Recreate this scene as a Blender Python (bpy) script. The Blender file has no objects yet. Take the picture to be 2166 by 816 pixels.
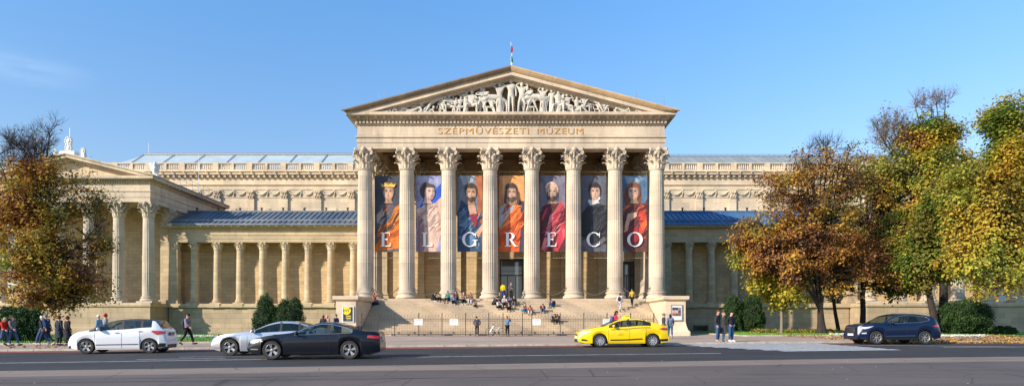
import bpy, math, random
import numpy as np
from mathutils import Vector, Matrix
random.seed(7); RNG = np.random.default_rng(7)
scene = bpy.context.scene
COL = scene.collection
PI = math.pi
# ------------------------------------------------------------------ camera model used for measuring the photograph
EYE, FPX, CXP, YH = 1.4, 1300.0, 1083.0, 680.0
def PX(px, Y): return (px-CXP)*Y/FPX
def PZ(py, Y): return EYE+(YH-py)*Y/FPX
def clamp(v, a, b): return max(a, min(b, v))
def sstep(a, b, v):
    t = clamp((v-a)/(b-a), 0, 1); return t*t*(3-2*t)
def plin(pts, x):
    if x <= pts[0][0]: return pts[0][1]
    for (a, b), (c, d) in zip(pts, pts[1:]):
        if x <= c: return b+(d-b)*(x-a)/(c-a)
    return pts[-1][1]
def hermite(pts, x):
    n = len(pts)
    if x <= pts[0][0]: return pts[0][1]
    if x >= pts[-1][0]: return pts[-1][1]
    d = [(pts[i+1][1]-pts[i][1])/(pts[i+1][0]-pts[i][0]) for i in range(n-1)]
    m = [d[0]]+[0 if d[i-1]*d[i] <= 0 else 2*d[i-1]*d[i]/(d[i-1]+d[i]) for i in range(1, n-1)]+[d[-1]]
    for i in range(n-1):
        if x <= pts[i+1][0]:
            h = pts[i+1][0]-pts[i][0]; t = (x-pts[i][0])/h
            return ((2*t**3-3*t*t+1)*pts[i][1]+(t**3-2*t*t+t)*h*m[i]+(-2*t**3+3*t*t)*pts[i+1][1]+(t**3-t*t)*h*m[i+1])
# ------------------------------------------------------------------ ground
KERB = [(-60, 28.2), (-30, 30.2), (0, 33.2), (20, 35.3), (60, 36.6), (200, 38)]
def kerb(X): return plin(KERB, X)
def tilt(X, Y): return .05+.006*clamp(X, -30, 16)+.004*(clamp(Y, 10, 34)-24)
def G(X, Y):
    if Y < kerb(X)-1e-6: return tilt(X, Y)
    base = tilt(X, Y)+.1
    lf = .2-.4*clamp((Y-52)/23, 0, 1)
    rt = .34-.34*clamp((Y-67)/8, 0, 1)
    s = sstep(15, 19, X)
    return base+((lf*(1-s)+rt*s)-base)*sstep(kerb(X)+3.5, 50, Y)
# ------------------------------------------------------------------ materials
MATS = {}
def nmat(name):
    m = bpy.data.materials.new(name); m.use_nodes = True
    nt = m.node_tree; b = nt.nodes['Principled BSDF']
    MATS[name] = m
    return m, nt, b
def N(nt, t, **kw):
    n = nt.nodes.new(t)
    for k, v in kw.items():
        if k in ('operation', 'blend_type', 'data_type', 'noise_dimensions', 'wave_type', 'bands_direction', 'feature'): setattr(n, k, v)
        else: n.inputs[k].default_value = v
    return n
def mixc(nt, fac, a, b, blend='MIX'):
    n = nt.nodes.new('ShaderNodeMix'); n.data_type = 'RGBA'; n.blend_type = blend
    for s, v in (('Factor', fac), ('A', a), ('B', b)):
        if s == 'Factor': inp = n.inputs[0]
        else: inp = [i for i in n.inputs if i.name == s and i.type == 'RGBA'][0]
        if hasattr(v, 'links') or isinstance(v, bpy.types.NodeSocket): nt.links.new(v, inp)
        else: inp.default_value = v if s == 'Factor' else (*v[:3], 1)
    return [o for o in n.outputs if o.type == 'RGBA'][0]
def ramp(nt, src, p0, p1, v0=0., v1=1.):
    n = nt.nodes.new('ShaderNodeMapRange'); nt.links.new(src, n.inputs[0])
    n.inputs[1].default_value = p0; n.inputs[2].default_value = p1; n.inputs[3].default_value = v0; n.inputs[4].default_value = v1
    return n.outputs[0]
def noise(nt, scale, detail=4, rough=.6, vec=None, sc3=None):
    n = N(nt, 'ShaderNodeTexNoise', Scale=scale, Detail=detail, Roughness=rough)
    if vec is None:
        g = nt.nodes.new('ShaderNodeNewGeometry'); vec = g.outputs['Position']
    if sc3:
        mp = nt.nodes.new('ShaderNodeMapping'); nt.links.new(vec, mp.inputs[0]); mp.inputs['Scale'].default_value = sc3; vec = mp.outputs[0]
    nt.links.new(vec, n.inputs['Vector'])
    return n.outputs['Fac']
def plain(name, col, rough=.6, metal=0., var=.0, vs=3., coat=0., bump=0., spec=None):
    m, nt, b = nmat(name)
    b.inputs['Roughness'].default_value = rough; b.inputs['Metallic'].default_value = metal
    if coat: b.inputs['Coat Weight'].default_value = coat; b.inputs['Coat Roughness'].default_value = .04
    if spec is not None: b.inputs['Specular IOR Level'].default_value = spec
    if var:
        f = noise(nt, vs, 5, .65)
        c = mixc(nt, ramp(nt, f, .3, .7), tuple(v*(1-var) for v in col), tuple(min(1, v*(1+var)) for v in col))
        nt.links.new(c, b.inputs['Base Color'])
    else: b.inputs['Base Color'].default_value = (*col, 1)
    if bump:
        bp = nt.nodes.new('ShaderNodeBump'); bp.inputs['Strength'].default_value = bump; bp.inputs['Distance'].default_value = .05
        nt.links.new(noise(nt, vs*4, 6, .7), bp.inputs['Height']); nt.links.new(bp.outputs[0], b.inputs['Normal'])
    return m
def stone(name, col, dark=.6, ashlar=None, stain=.35, seamw=.012, bump=.25):
    """weathered limestone: tone patches, vertical streaks, optional ashlar blocks (w,h)"""
    m, nt, b = nmat(name); b.inputs['Roughness'].default_value = .85; b.inputs['Specular IOR Level'].default_value = .25
    g = nt.nodes.new('ShaderNodeNewGeometry'); pos = g.outputs['Position']
    big = noise(nt, .35, 4, .6); fine = noise(nt, 6., 5, .7); st = noise(nt, 1.2, 5, .65, pos, (1, 1, .18))
    c = mixc(nt, ramp(nt, big, .3, .7), (col[0]*.80, col[1]*.79, col[2]*.80), tuple(v*1.14 for v in col))
    c = mixc(nt, ramp(nt, fine, .3, .75, 0, .35), c, tuple(v*.72 for v in col))
    c = mixc(nt, ramp(nt, st, .52, .8, 0, stain), c, (col[0]*.42, col[1]*.40, col[2]*.40))
    bp = nt.nodes.new('ShaderNodeBump'); bp.inputs['Strength'].default_value = bump; bp.inputs['Distance'].default_value = .03
    h = fine
    if ashlar:
        sx = nt.nodes.new('ShaderNodeSeparateXYZ'); nt.links.new(pos, sx.inputs[0])
        ad = N(nt, 'ShaderNodeMath', operation='ADD'); nt.links.new(sx.outputs[0], ad.inputs[0]); nt.links.new(sx.outputs[1], ad.inputs[1])
        cb = nt.nodes.new('ShaderNodeCombineXYZ'); nt.links.new(ad.outputs[0], cb.inputs[0]); nt.links.new(sx.outputs[2], cb.inputs[1])
        br = nt.nodes.new('ShaderNodeTexBrick'); nt.links.new(cb.outputs[0], br.inputs['Vector'])
        br.inputs['Scale'].default_value = 1; br.inputs['Brick Width'].default_value = ashlar[0]; br.inputs['Row Height'].default_value = ashlar[1]
        br.inputs['Mortar Size'].default_value = seamw; br.inputs['Mortar Smooth'].default_value = .3
        br.inputs['Color1'].default_value = (.84, .84, .84, 1); br.inputs['Color2'].default_value = (1.08, 1.05, 1.0, 1); br.inputs['Mortar'].default_value = (.5, .46, .42, 1)
        c = mixc(nt, 1.0, c, br.outputs['Color'], 'MULTIPLY')
        mx = N(nt, 'ShaderNodeMath', operation='MULTIPLY_ADD'); nt.links.new(br.outputs['Fac'], mx.inputs[0]); mx.inputs[1].default_value = -2.; nt.links.new(fine, mx.inputs[2]); h = mx.outputs[0]
    nt.links.new(h, bp.inputs['Height']); nt.links.new(bp.outputs[0], b.inputs['Normal']); nt.links.new(c, b.inputs['Base Color'])
    return m
S_COL = stone('pale column stone', (.58, .50, .395), stain=.5, ashlar=(40., 1.45), seamw=.01)
S_ENT = stone('entablature stone', (.63, .535, .41), ashlar=(2.1, 1.25), seamw=.008, stain=.6)
S_WALL = stone('warm wall ashlar', (.62, .47, .27), ashlar=(1.1, .42), stain=.22)
S_WING = stone('wing stone', (.54, .44, .29), ashlar=(1.5, .55), stain=.3)
S_POD = stone('podium stone', (.46, .37, .25), ashlar=(1.7, .62), stain=.5)
S_ORN = stone('ornament stone', (.58, .49, .35), stain=.3, bump=.4)
S_DIRT = stone('blackened cornice stone', (.25, .19, .13), stain=.8, ashlar=(1.6, 3.0))
S_STAT = stone('white statue stone', (.56, .53, .46), stain=.55, bump=.8)
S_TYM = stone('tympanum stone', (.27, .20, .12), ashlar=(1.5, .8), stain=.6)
S_HALL = stone('hall stone', (.66, .545, .385), ashlar=(2.4, .9), seamw=.006, stain=.45)
S_STEP = stone('step stone', (.56, .455, .33), ashlar=(1.9, 5.0), stain=.45)
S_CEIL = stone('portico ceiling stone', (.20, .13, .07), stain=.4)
M_CHEEK = stone('stair wall stone', (.66, .54, .40), ashlar=(1.6, .7), seamw=.006, stain=.2)
M_GOLD = plain('gilded lettering', (.62, .33, .08), .45, .2)
M_DOORF = plain('dark bronze frame', (.03, .03, .035), .4, .3)
M_IRON = plain('black wrought iron', (.06, .055, .05), .5, .5)
M_WHITE = plain('white board', (.66, .67, .68), .5)
M_STEEL = plain('grey steel', (.45, .46, .48), .35, .8)
M_ACRO = plain('white weathered ornament', (.70, .70, .66), .8, var=.2, vs=4, bump=.5)
def glassy(name, tint, alpha=.45, rough=.03):
    m, nt, b = nmat(name)
    b.inputs['Base Color'].default_value = (*tint, 1); b.inputs['Roughness'].default_value = rough; b.inputs['Specular IOR Level'].default_value = .8
    tr = nt.nodes.new('ShaderNodeBsdfTransparent'); tr.inputs[0].default_value = (.75, .85, .82, 1)
    mx = nt.nodes.new('ShaderNodeMixShader'); mx.inputs[0].default_value = 1-alpha
    nt.links.new(b.outputs[0], mx.inputs[1]); nt.links.new(tr.outputs[0], mx.inputs[2])
    nt.links.new(mx.outputs[0], nt.nodes['Material Output'].inputs[0])
    return m
M_CGLASS = glassy('car window glass', (.01, .02, .022), .45)
M_CDARK = glassy('tinted car glass', (.012, .015, .018), .85)
M_DGLASS = plain('door glass', (.10, .13, .16), .06, 0., spec=.9)
M_BLUE_GLASS = plain('skylight glass', (.42, .50, .52), .25, .0, var=.12, vs=.5, spec=.7)
def seam_roof(name, c1, c2, rough=.35, metal=.3):
    m, nt, b = nmat(name); b.inputs['Roughness'].default_value = rough; b.inputs['Metallic'].default_value = metal
    f = noise(nt, .4, 5, .7, None, (1, .3, .3))
    nt.links.new(mixc(nt, ramp(nt, f, .35, .65), c1, c2), b.inputs['Base Color']); return m
M_ROOF = seam_roof('blue standing seam metal', (.08, .11, .155), (.18, .205, .225), .5, .2)
M_ROOFR = seam_roof('standing seam metal bluer light tint', (.04, .12, .27), (.09, .18, .30), .5, .1)  # same metal as M_ROOF; the right wing's different light painted in as bluer colour
M_ROOFG = seam_roof('grey green zinc', (.26, .30, .27), (.38, .41, .38), .5, .2)
M_TILE = plain('grey roof metal', (.25, .27, .28), .6, .2, var=.2)
# ground materials
def asphalt(name, c, spk=.5, var=.18):
    m, nt, b = nmat(name); b.inputs['Roughness'].default_value = .8; b.inputs['Specular IOR Level'].default_value = .3
    a = noise(nt, .5, 5, .6, None, (.25, 1, 1)); f = noise(nt, 38., 3, .8); l = noise(nt, .25, 3, .6)
    cc = mixc(nt, ramp(nt, a, .3, .7), tuple(v*(1-var) for v in c), tuple(v*(1+var) for v in c))
    cc = mixc(nt, ramp(nt, f, .4, .75, 0, spk), cc, tuple(min(1, v*2.0) for v in c))
    cc = mixc(nt, ramp(nt, l, .5, .7, 0, .5), cc, tuple(v*.55 for v in c))
    trk = noise(nt, 1.6, 4, .6, None, (.03, 1, 1)); cc = mixc(nt, ramp(nt, trk, .45, .7, 0, .45), cc, tuple(v*1.5 for v in c))
    vo = nt.nodes.new('ShaderNodeTexVoronoi'); vo.feature = 'DISTANCE_TO_EDGE'; vo.inputs['Scale'].default_value = .45; gg = nt.nodes.new('ShaderNodeNewGeometry'); nt.links.new(gg.outputs['Position'], vo.inputs['Vector']); cc = mixc(nt, ramp(nt, vo.outputs['Distance'], .0, .012, .7, 0), cc, tuple(v*.35 for v in c))
    nt.links.new(cc, b.inputs['Base Color'])
    bp = nt.nodes.new('ShaderNodeBump'); bp.inputs['Strength'].default_value = .4; bp.inputs['Distance'].default_value = .01
    nt.links.new(f, bp.inputs['Height']); nt.links.new(bp.outputs[0], b.inputs['Normal']); return m
M_ROAD = asphalt('dark road asphalt', (.036, .034, .034), .6, .3)
M_BAND = asphalt('worn pale concrete band', (.22, .17, .135), .3)
M_SQ = asphalt('old grey square paving', (.108, .087, .076), .6, .25)
M_SIDE = asphalt('pinkish pavement', (.36, .275, .215), .3)
M_GROUND = asphalt('city ground', (.16, .15, .13))
M_KERB = plain('kerb stone', (.42, .36, .29), .8, var=.3, vs=2)
M_RED = plain('red painted stripe', (.42, .085, .05), .7, var=.35, vs=6)
def paint(name, c):
    m, nt, b = nmat(name); b.inputs['Roughness'].default_value = .7
    f = noise(nt, 7., 6, .8, None, (.6, 1.5, 1))
    cc = mixc(nt, ramp(nt, f, .50, .62), c, tuple(v*.28 for v in c)); nt.links.new(cc, b.inputs['Base Color']); return m
M_LINE = paint('worn white road paint', (.60, .60, .58))
M_LAWN = plain('lawn soil and turf', (.07, .17, .015), .9, var=.35, vs=2.5)
M_BLADE = plain('grass blade', (.10, .25, .02), .7, var=.3, vs=1.)
M_SOIL = plain('dark bed soil', (.09, .065, .045), .95, var=.3)
def leafmat(name, col, tr=.35, rough=.55):
    m, nt, b = nmat(name)
    f = noise(nt, 2.2, 3, .6)
    c = mixc(nt, ramp(nt, f, .3, .7), tuple(v*.7 for v in col), tuple(v*1.3 for v in col))
    b.inputs['Roughness'].default_value = rough; b.inputs['Specular IOR Level'].default_value = .25; nt.links.new(c, b.inputs['Base Color'])
    t = nt.nodes.new('ShaderNodeBsdfTranslucent'); nt.links.new(c, t.inputs[0])
    mx = nt.nodes.new('ShaderNodeMixShader'); mx.inputs[0].default_value = tr
    nt.links.new(b.outputs[0], mx.inputs[1]); nt.links.new(t.outputs[0], mx.inputs[2]); nt.links.new(mx.outputs[0], nt.nodes['Material Output'].inputs[0])
    return m
L_OR = leafmat('orange leaves', (.40, .19, .04)); L_GO = leafmat('golden leaves', (.52, .33, .045)); L_YE = leafmat('yellow leaves', (.50, .41, .05))
L_YG = leafmat('yellow green leaves', (.31, .33, .045)); L_GR = leafmat('green leaves', (.12, .18, .03)); L_BR = leafmat('rust brown leaves', (.21, .10, .045))
L_DG = leafmat('dark evergreen needles', (.022, .055, .018), .1); L_DG2 = leafmat('evergreen needles', (.045, .09, .024), .15)
L_OL = leafmat('olive leaves', (.20, .18, .035)); L_WH = leafmat('white petals', (.75, .75, .72), .2)
M_BARK = plain('dark bark', (.030, .023, .019), .9, var=.35, vs=5, bump=.6)
M_BARK2 = plain('pale bark', (.20, .165, .13), .9, var=.3, vs=6, bump=.5)
M_TWIG = plain('purple brown twigs', (.14, .085, .075), .9)
# ------------------------------------------------------------------ mesh builder
class MB:
    def __init__(s): s.v = []; s.f = []; s.m = []; s.mi = 0
    def add(s, vs, fs):
        b = len(s.v); s.v += [tuple(p) for p in vs]; s.f += [tuple(i+b for i in f) for f in fs]; s.m += [s.mi]*len(fs); return s
    def box(s, x0, x1, y0, y1, z0, z1):
        return s.add([(x0,y0,z0),(x1,y0,z0),(x1,y1,z0),(x0,y1,z0),(x0,y0,z1),(x1,y0,z1),(x1,y1,z1),(x0,y1,z1)],
                     [(0,3,2,1),(4,5,6,7),(0,1,5,4),(1,2,6,5),(2,3,7,6),(3,0,4,7)])
    def hexa(s, p8): return s.add(p8, [(0,3,2,1),(4,5,6,7),(0,1,5,4),(1,2,6,5),(2,3,7,6),(3,0,4,7)])
    def lathe(s, prof, n=24, c=(0,0,0), axis='z', cap=True, sx=1, sy=1):
        vs = []; fs = []
        for r, h in prof:
            for i in range(n):
                a = 2*PI*i/n; u, w = r*math.cos(a)*sx, r*math.sin(a)*sy
                p = (u, w, h) if axis == 'z' else ((u, h, w) if axis == 'y' else (h, u, w))
                vs.append((c[0]+p[0], c[1]+p[1], c[2]+p[2]))
        k = len(prof)
        for j in range(k-1):
            for i in range(n):
                a, b = j*n+i, j*n+(i+1) % n
                fs.append((a, b, b+n, a+n))
        if cap: fs.append(tuple(range(n-1, -1, -1))); fs.append(tuple((k-1)*n+i for i in range(n)))
        return s.add(vs, fs)
    def tube(s, pts, rad, n=6, cap=True):
        pts = [Vector(p) for p in pts]; k = len(pts)
        if not hasattr(rad, '__len__'): rad = [rad]*k
        vs = []; up = None
        for i, p in enumerate(pts):
            t = (pts[min(i+1, k-1)]-pts[max(i-1, 0)])
            if t.length < 1e-9: t = Vector((0, 0, 1))
            t.normalize()
            if up is None: up = Vector((0, 0, 1)) if abs(t.z) < .9 else Vector((1, 0, 0))
            u = t.cross(up)
            if u.length < 1e-6: u = t.cross(Vector((0, 1, .1)))
            u.normalize(); w = u.cross(t); up = w
            for j in range(n):
                a = 2*PI*j/n; q = p+(u*math.cos(a)+w*math.sin(a))*rad[i]; vs.append(q[:])
        fs = [(i*n+j, i*n+(j+1) % n, (i+1)*n+(j+1) % n, (i+1)*n+j) for i in range(k-1) for j in range(n)]
        if cap: fs += [tuple(range(n-1, -1, -1)), tuple((k-1)*n+j for j in range(n))]
        return s.add(vs, fs)
    def ell(s, c, r, n=12, m=8):
        vs = []; fs = []
        for j in range(m+1):
            ph = -PI/2+PI*j/m
            for i in range(n):
                a = 2*PI*i/n; vs.append((c[0]+r[0]*math.cos(ph)*math.cos(a), c[1]+r[1]*math.cos(ph)*math.sin(a), c[2]+r[2]*math.sin(ph)))
        for j in range(m):
            for i in range(n): fs.append((j*n+i, j*n+(i+1) % n, (j+1)*n+(i+1) % n, (j+1)*n+i))
        return s.add(vs, fs)
    def poly(s, pts): return s.add(pts, [tuple(range(len(pts)))])
    def slab(s, pts2, y0, y1):
        """polygon in x,z extruded from y0 (front) to y1"""
        n = len(pts2)
        return s.add([(x, y0, z) for x, z in pts2]+[(x, y1, z) for x, z in pts2],
                     [tuple(range(n)), tuple(range(2*n-1, n-1, -1))]+[(i, i+n, (i+1) % n+n, (i+1) % n) for i in range(n)])
WP = {}
def wloc(o): return WP.get(o.name, Vector((0, 0, 0)))
def mesh_from(mb, name, mats, smooth=None):
    me = bpy.data.meshes.new(name); me.from_pydata(mb.v, [], mb.f)
    for m in (mats if isinstance(mats, (list, tuple)) else [mats]): me.materials.append(m)
    me.polygons.foreach_set('material_index', mb.m)
    if smooth is not None:
        me.polygons.foreach_set('use_smooth', [True]*len(me.polygons))
        if smooth > 0: me.set_sharp_from_angle(angle=math.radians(smooth))
    me.update(); return me
def put(name, me, parent=None, loc=None, local=False):
    """link a mesh; loc None: mesh vertices are in world coordinates (local=True: in the parent's own coordinates)"""
    o = bpy.data.objects.new(name, me); COL.objects.link(o)
    pl = wloc(parent) if parent else Vector((0, 0, 0))
    if parent: o.parent = parent
    if local: o.location = loc if loc else (0, 0, 0); WP[o.name] = pl+Vector(o.location)
    elif loc is None: o.location = -pl if parent else (0, 0, 0); WP[o.name] = Vector((0, 0, 0))
    else: o.location = Vector(loc)-pl; WP[o.name] = Vector(loc)
    return o
def build(mb, name, mats, parent=None, loc=None, smooth=None, local=False):
    return put(name, mesh_from(mb, name, mats, smooth), parent, loc, local)
def empty(name, loc=(0, 0, 0), rz=0):
    o = bpy.data.objects.new(name, None); COL.objects.link(o); o.location = loc; o.rotation_euler.z = rz
    o.empty_display_size = .3; WP[o.name] = Vector(loc); return o
def tag(o, label=None, cat=None, group=None, kind=None):
    if label: o['label'] = label
    if cat: o['category'] = cat
    if group: o['group'] = group
    if kind: o['kind'] = kind
    return o
def recenter(o):
    """move the origin of a top-level mesh to its base centre"""
    me = o.data; a = np.empty(len(me.vertices)*3); me.vertices.foreach_get('co', a); a = a.reshape(-1, 3)
    c = (a.min(0)+a.max(0))/2; c[2] = a[:, 2].min(); a -= c; me.vertices.foreach_set('co', a.ravel()); me.update()
    o.location = Vector(o.location)+Vector(c); WP[o.name] = Vector(o.location); return o
# ------------------------------------------------------------------ world, sun, camera
w = bpy.data.worlds.new('World'); scene.world = w; w.use_nodes = True
nt = w.node_tree; bg = nt.nodes['Background']
SUN_AZD = 55; SUN_EL = math.radians(25)     # azimuth: light travels to +x (right) and +y (away)
sky = nt.nodes.new('ShaderNodeTexSky'); sky.sky_type = 'NISHITA'; sky.sun_disc = False
sky.sun_elevation = SUN_EL; sky.sun_rotation = math.radians(180+SUN_AZD); sky.altitude = 100; sky.air_density = 1.0; sky.dust_density = .3; sky.ozone_density = 3.0
# a faint wisp of cloud low in the sky at the left
tc = nt.nodes.new('ShaderNodeTexCoord')
dp = nt.nodes.new('ShaderNodeVectorMath'); dp.operation = 'DISTANCE'; ms = nt.nodes.new('ShaderNodeMapping'); ms.inputs['Scale'].default_value = (1, 1, 3.5); nt.links.new(tc.outputs['Generated'], ms.inputs[0]); nt.links.new(ms.outputs[0], dp.inputs[0])
cd = Vector((-.80, 1.0, .415)).normalized(); cd.z *= 3.5; dp.inputs[1].default_value = cd
mpn = nt.nodes.new('ShaderNodeMapping'); mpn.inputs['Scale'].default_value = (4, 4, 22); nt.links.new(tc.outputs['Generated'], mpn.inputs[0])
cn = nt.nodes.new('ShaderNodeTexNoise'); cn.inputs['Scale'].default_value = 2.2; cn.inputs['Detail'].default_value = 6; nt.links.new(mpn.outputs[0], cn.inputs['Vector'])
f1 = ramp(nt, dp.outputs['Value'], .01, .085, 1, 0); f2 = ramp(nt, cn.outputs['Fac'], .35, .7, 0, .14)
mm = N(nt, 'ShaderNodeMath', operation='MULTIPLY'); nt.links.new(f1, mm.inputs[0]); nt.links.new(f2, mm.inputs[1])
sz = nt.nodes.new('ShaderNodeSeparateXYZ'); nt.links.new(tc.outputs['Generated'], sz.inputs[0])
tint = mixc(nt, ramp(nt, sz.outputs[2], .12, .50), (1.0, .86, .80), (.82, 1.24, 1.42))
skc = mixc(nt, 1.0, sky.outputs[0], tint, 'MULTIPLY')
nt.links.new(mixc(nt, mm.outputs[0], skc, (6.5, 7, 7.6)), bg.inputs[0])
bg.inputs[1].default_value = .15
sl = bpy.data.lights.new('sun', 'SUN'); sl.energy = 5.0; sl.angle = math.radians(.5); sl.color = (1, .87, .71)
so = bpy.data.objects.new('sun', sl); COL.objects.link(so)
dirv = Vector((math.sin(math.radians(SUN_AZD))*math.cos(SUN_EL), math.cos(math.radians(SUN_AZD))*math.cos(SUN_EL), -math.sin(SUN_EL)))
so.rotation_euler = dirv.to_track_quat('-Z', 'Y').to_euler(); so.location = (-30, -30, 60)
cam = bpy.data.cameras.new('camera'); co = bpy.data.objects.new('camera', cam); COL.objects.link(co)
co.location = (0, 0, EYE); co.rotation_euler = (PI/2, 0, 0); cam.sensor_width = 36; cam.lens = 36*FPX/2166; cam.shift_y = (YH-408)/2166
cam.clip_end = 3000; cam.clip_start = .1; scene.camera = co
scene.view_settings.view_transform = 'Standard'; scene.view_settings.look = 'None'; scene.view_settings.gamma = 1; scene.view_settings.exposure = 0.5
scene.cycles.max_bounces = 5; scene.cycles.transparent_max_bounces = 8; scene.cycles.caustics_reflective = False; scene.cycles.caustics_refractive = False
# ------------------------------------------------------------------ ground sheets
def sheet(name, ylo, yhi, x0, x1, nx, ny, zf, dz, mat, kind='structure', thick=0):
    mb = MB(); vs = []; fs = []
    for i in range(nx+1):
        X = x0+(x1-x0)*i/nx; a, b = ylo(X), yhi(X)
        for j in range(ny+1):
            Y = a+(b-a)*j/ny; vs.append((X, Y, zf(X, Y)+dz))
    for i in range(nx):
        for j in range(ny):
            a = i*(ny+1)+j; fs.append((a, a+ny+1, a+ny+2, a+1))
    mb.add(vs, fs)
    o = build(mb, name, mat, smooth=0); tag(o, kind=kind); return o
def const(v): return lambda X: v
def Gs(X, Y):
    """smooth version under everything"""
    return min(tilt(X, Y), G(X, max(Y, kerb(X)+.3)) if Y > kerb(X)-1 else 99)-.12 if Y < 80 else -.32
sheet('ground', const(-300), const(900), -700, 700, 140, 240, Gs, 0, M_GROUND)
BAND = [(-60, 12.5), (-15, 17.4), (0, 19.1), (17, 21.2), (60, 26)]
bandy = lambda X: plin(BAND, X)
sheet('city_square', const(-40), lambda X: bandy(X)-1.15, -90, 90, 60, 30, tilt, 0, M_SQ)
sheet('concrete_strip', lambda X: bandy(X)-1.15, lambda X: bandy(X)+1.0, -90, 90, 60, 2, tilt, 0, M_BAND)
sheet('road', lambda X: bandy(X)+1.0, kerb, -90, 90, 60, 8, tilt, 0, M_ROAD)
sheet('pavement', lambda X: kerb(X)+.28, const(80), -90, 90, 90, 60, G, 0, M_SIDE)
mb = MB(); X = -90
while X < 90:
    a, b = X+.01, X+1.19; ya, yb = kerb(a), kerb(b); za, zb = tilt(a, ya), tilt(b, yb)
    mb.hexa([(a,ya,za-.1),(b,yb,zb-.1),(b,yb+.29,zb-.1),(a,ya+.29,za-.1),(a,ya+.02,za+.103),(b,yb+.02,zb+.103),(b,yb+.29,zb+.103),(a,ya+.29,za+.103)]); X += 1.2
tag(build(mb, 'kerb', M_KERB), kind='structure')
def stripe(name, pts, wd, mat, dz=.004, zf=tilt):
    mb = MB(); vs = []; fs = []
    for i, (x, y) in enumerate(pts): vs += [(x, y-wd/2, zf(x, y-wd/2)+dz), (x, y+wd/2, zf(x, y+wd/2)+dz)]
    for i in range(len(pts)-1): fs.append((2*i, 2*i+2, 2*i+3, 2*i+1))
    mb.add(vs, fs); return mb
LN = [(-60, 17.6), (-18, 21.9), (0, 24.5), (10, 25.4), (13, 25.9)]
mk = MB()
def addst(x0, x1, yf, wd, step=1.0, dz=.004):
    n = max(1, int((x1-x0)/step)); pts = [(x0+(x1-x0)*i/n, yf(x0+(x1-x0)*i/n)) for i in range(n+1)]
    q = stripe('', pts, wd, None, dz); mk.add(q.v, q.f)
lnf = lambda X: plin(LN, X)
addst(-18.5, 8.6, lnf, .16)
X = -60
while X < -18.6: addst(X, X+.42, lnf, .12, 1); X += .6
random.seed(3)
addst(-14.3, -11.2, lambda X: lnf(X)+1.0+.06*(X+14), .13); addst(-13.5, -8.5, lambda X: lnf(X)+2.4+.05*(X+13), .1)
addst(-24, -21.5, lambda X: lnf(X)-1.2, .12); addst(-9, -5.5, lambda X: lnf(X)+.8, .1)
for k in range(8):   # zebra crossing
    d = .6+k*.98
    addst(8.8+.42*k, 17.2+.0*k, lambda X, d=d: kerb(X)-d-.1, .66)
addst(17.5, 24.5, lambda X: kerb(X)-2.7-(X-17.5)*.33, .2); addst(21, 60, lambda X: kerb(20)-5.4+.06*(X-20), .2)
tag(build(mk, 'road_markings', M_LINE), kind='structure')
rd = MB()
for x0, x1 in ((-60, 9), (16.5, 70)):
    n = int(x1-x0); pts = [(x0+(x1-x0)*i/n, kerb(x0+(x1-x0)*i/n)-1.15) for i in range(n+1)]
    q = stripe('', pts, .62 if x0 < 0 else .5, None, .004); rd.add(q.v, q.f)
tag(build(rd, 'red_lane_stripe', M_RED), kind='structure')
# crack seams in the square
ck = MB()
for (x0, x1, y0, sl_) in ((-14, 3, 14.6, .055), (-20, -5, 15.0, .06)):
    n = 40; pts = [(x0+(x1-x0)*i/n, y0+sl_*(x0+(x1-x0)*i/n-x0)+random.uniform(-.05, .05)) for i in range(n+1)]
    q = stripe('', pts, .07, None, .004); ck.add(q.v, q.f)
tag(build(ck, 'asphalt_seams', plain('tar seam', (.035, .035, .04), .7)), kind='structure')
def lawn(name, x0, x1, ylo, yhi, nb, seed):
    rng = np.random.default_rng(seed)
    o = sheet(name+'_bed', ylo, yhi, x0, x1, int(x1-x0), 16, G, .03, M_LAWN)
    o.name = 'lawn'
    mb = MB(); vs = []; fs = []
    for k in range(nb):
        X = rng.uniform(x0, x1); a, b = ylo(X), yhi(X); Y = a+(b-a)*rng.uniform(0, 1)**1.7; z = G(X, Y)+.03; an = rng.uniform(0, PI); h = rng.uniform(.05, .13); wd = .035
        dx, dy = math.cos(an)*wd, math.sin(an)*wd; b0 = len(vs)
        vs += [(X-dx, Y-dy, z), (X+dx, Y+dy, z), (X+rng.uniform(-.05, .05), Y+rng.uniform(-.05, .05), z+h)]; fs.append((b0, b0+1, b0+2))
    mb.add(vs, fs); tag(build(mb, 'grass', M_BLADE), kind='stuff')
lawn('lawn', -72, -17.8, lambda X: max(kerb(X)+4.8, 37.2+.1*(X+30)), const(77), 26000, 1)
lawn('lawn', 17.8, 36.5, lambda X: 46.5, const(76), 12000, 2)
lawn('lawn', 36.5, 70, lambda X: 43.5, const(76), 5000, 4)
# stone edging of the lawns
ed = MB()
def edge(pts, w_=.16, h=.09):
    for (xa, ya), (xb, yb) in zip(pts, pts[1:]):
        n = max(1, int(math.hypot(xb-xa, yb-ya)/1.0))
        for i in range(n):
            a = (xa+(xb-xa)*i/n, ya+(yb-ya)*i/n); b = (xa+(xb-xa)*(i+.97)/n, ya+(yb-ya)*(i+.97)/n)
            d = Vector((b[0]-a[0], b[1]-a[1])).normalized(); nx, ny = -d.y*w_/2, d.x*w_/2
            za, zb = G(*a), G(*b)
            ed.hexa([(a[0]+nx,a[1]+ny,za-.05),(a[0]-nx,a[1]-ny,za-.05),(b[0]-nx,b[1]-ny,zb-.05),(b[0]+nx,b[1]+ny,zb-.05),(a[0]+nx,a[1]+ny,za+h),(a[0]-nx,a[1]-ny,za+h),(b[0]-nx,b[1]-ny,zb+h),(b[0]+nx,b[1]+ny,zb+h)])
edge([(-60, 37.1), (-30, 37.1), (-17.7, 38.3), (-17.7, 60)]); edge([(17.7, 70), (17.7, 46.4), (36.4, 46.4)]); edge([(36.6, 43.4), (70, 43.4)])
tag(build(ed, 'lawn_edging', M_KERB), kind='structure')
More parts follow.
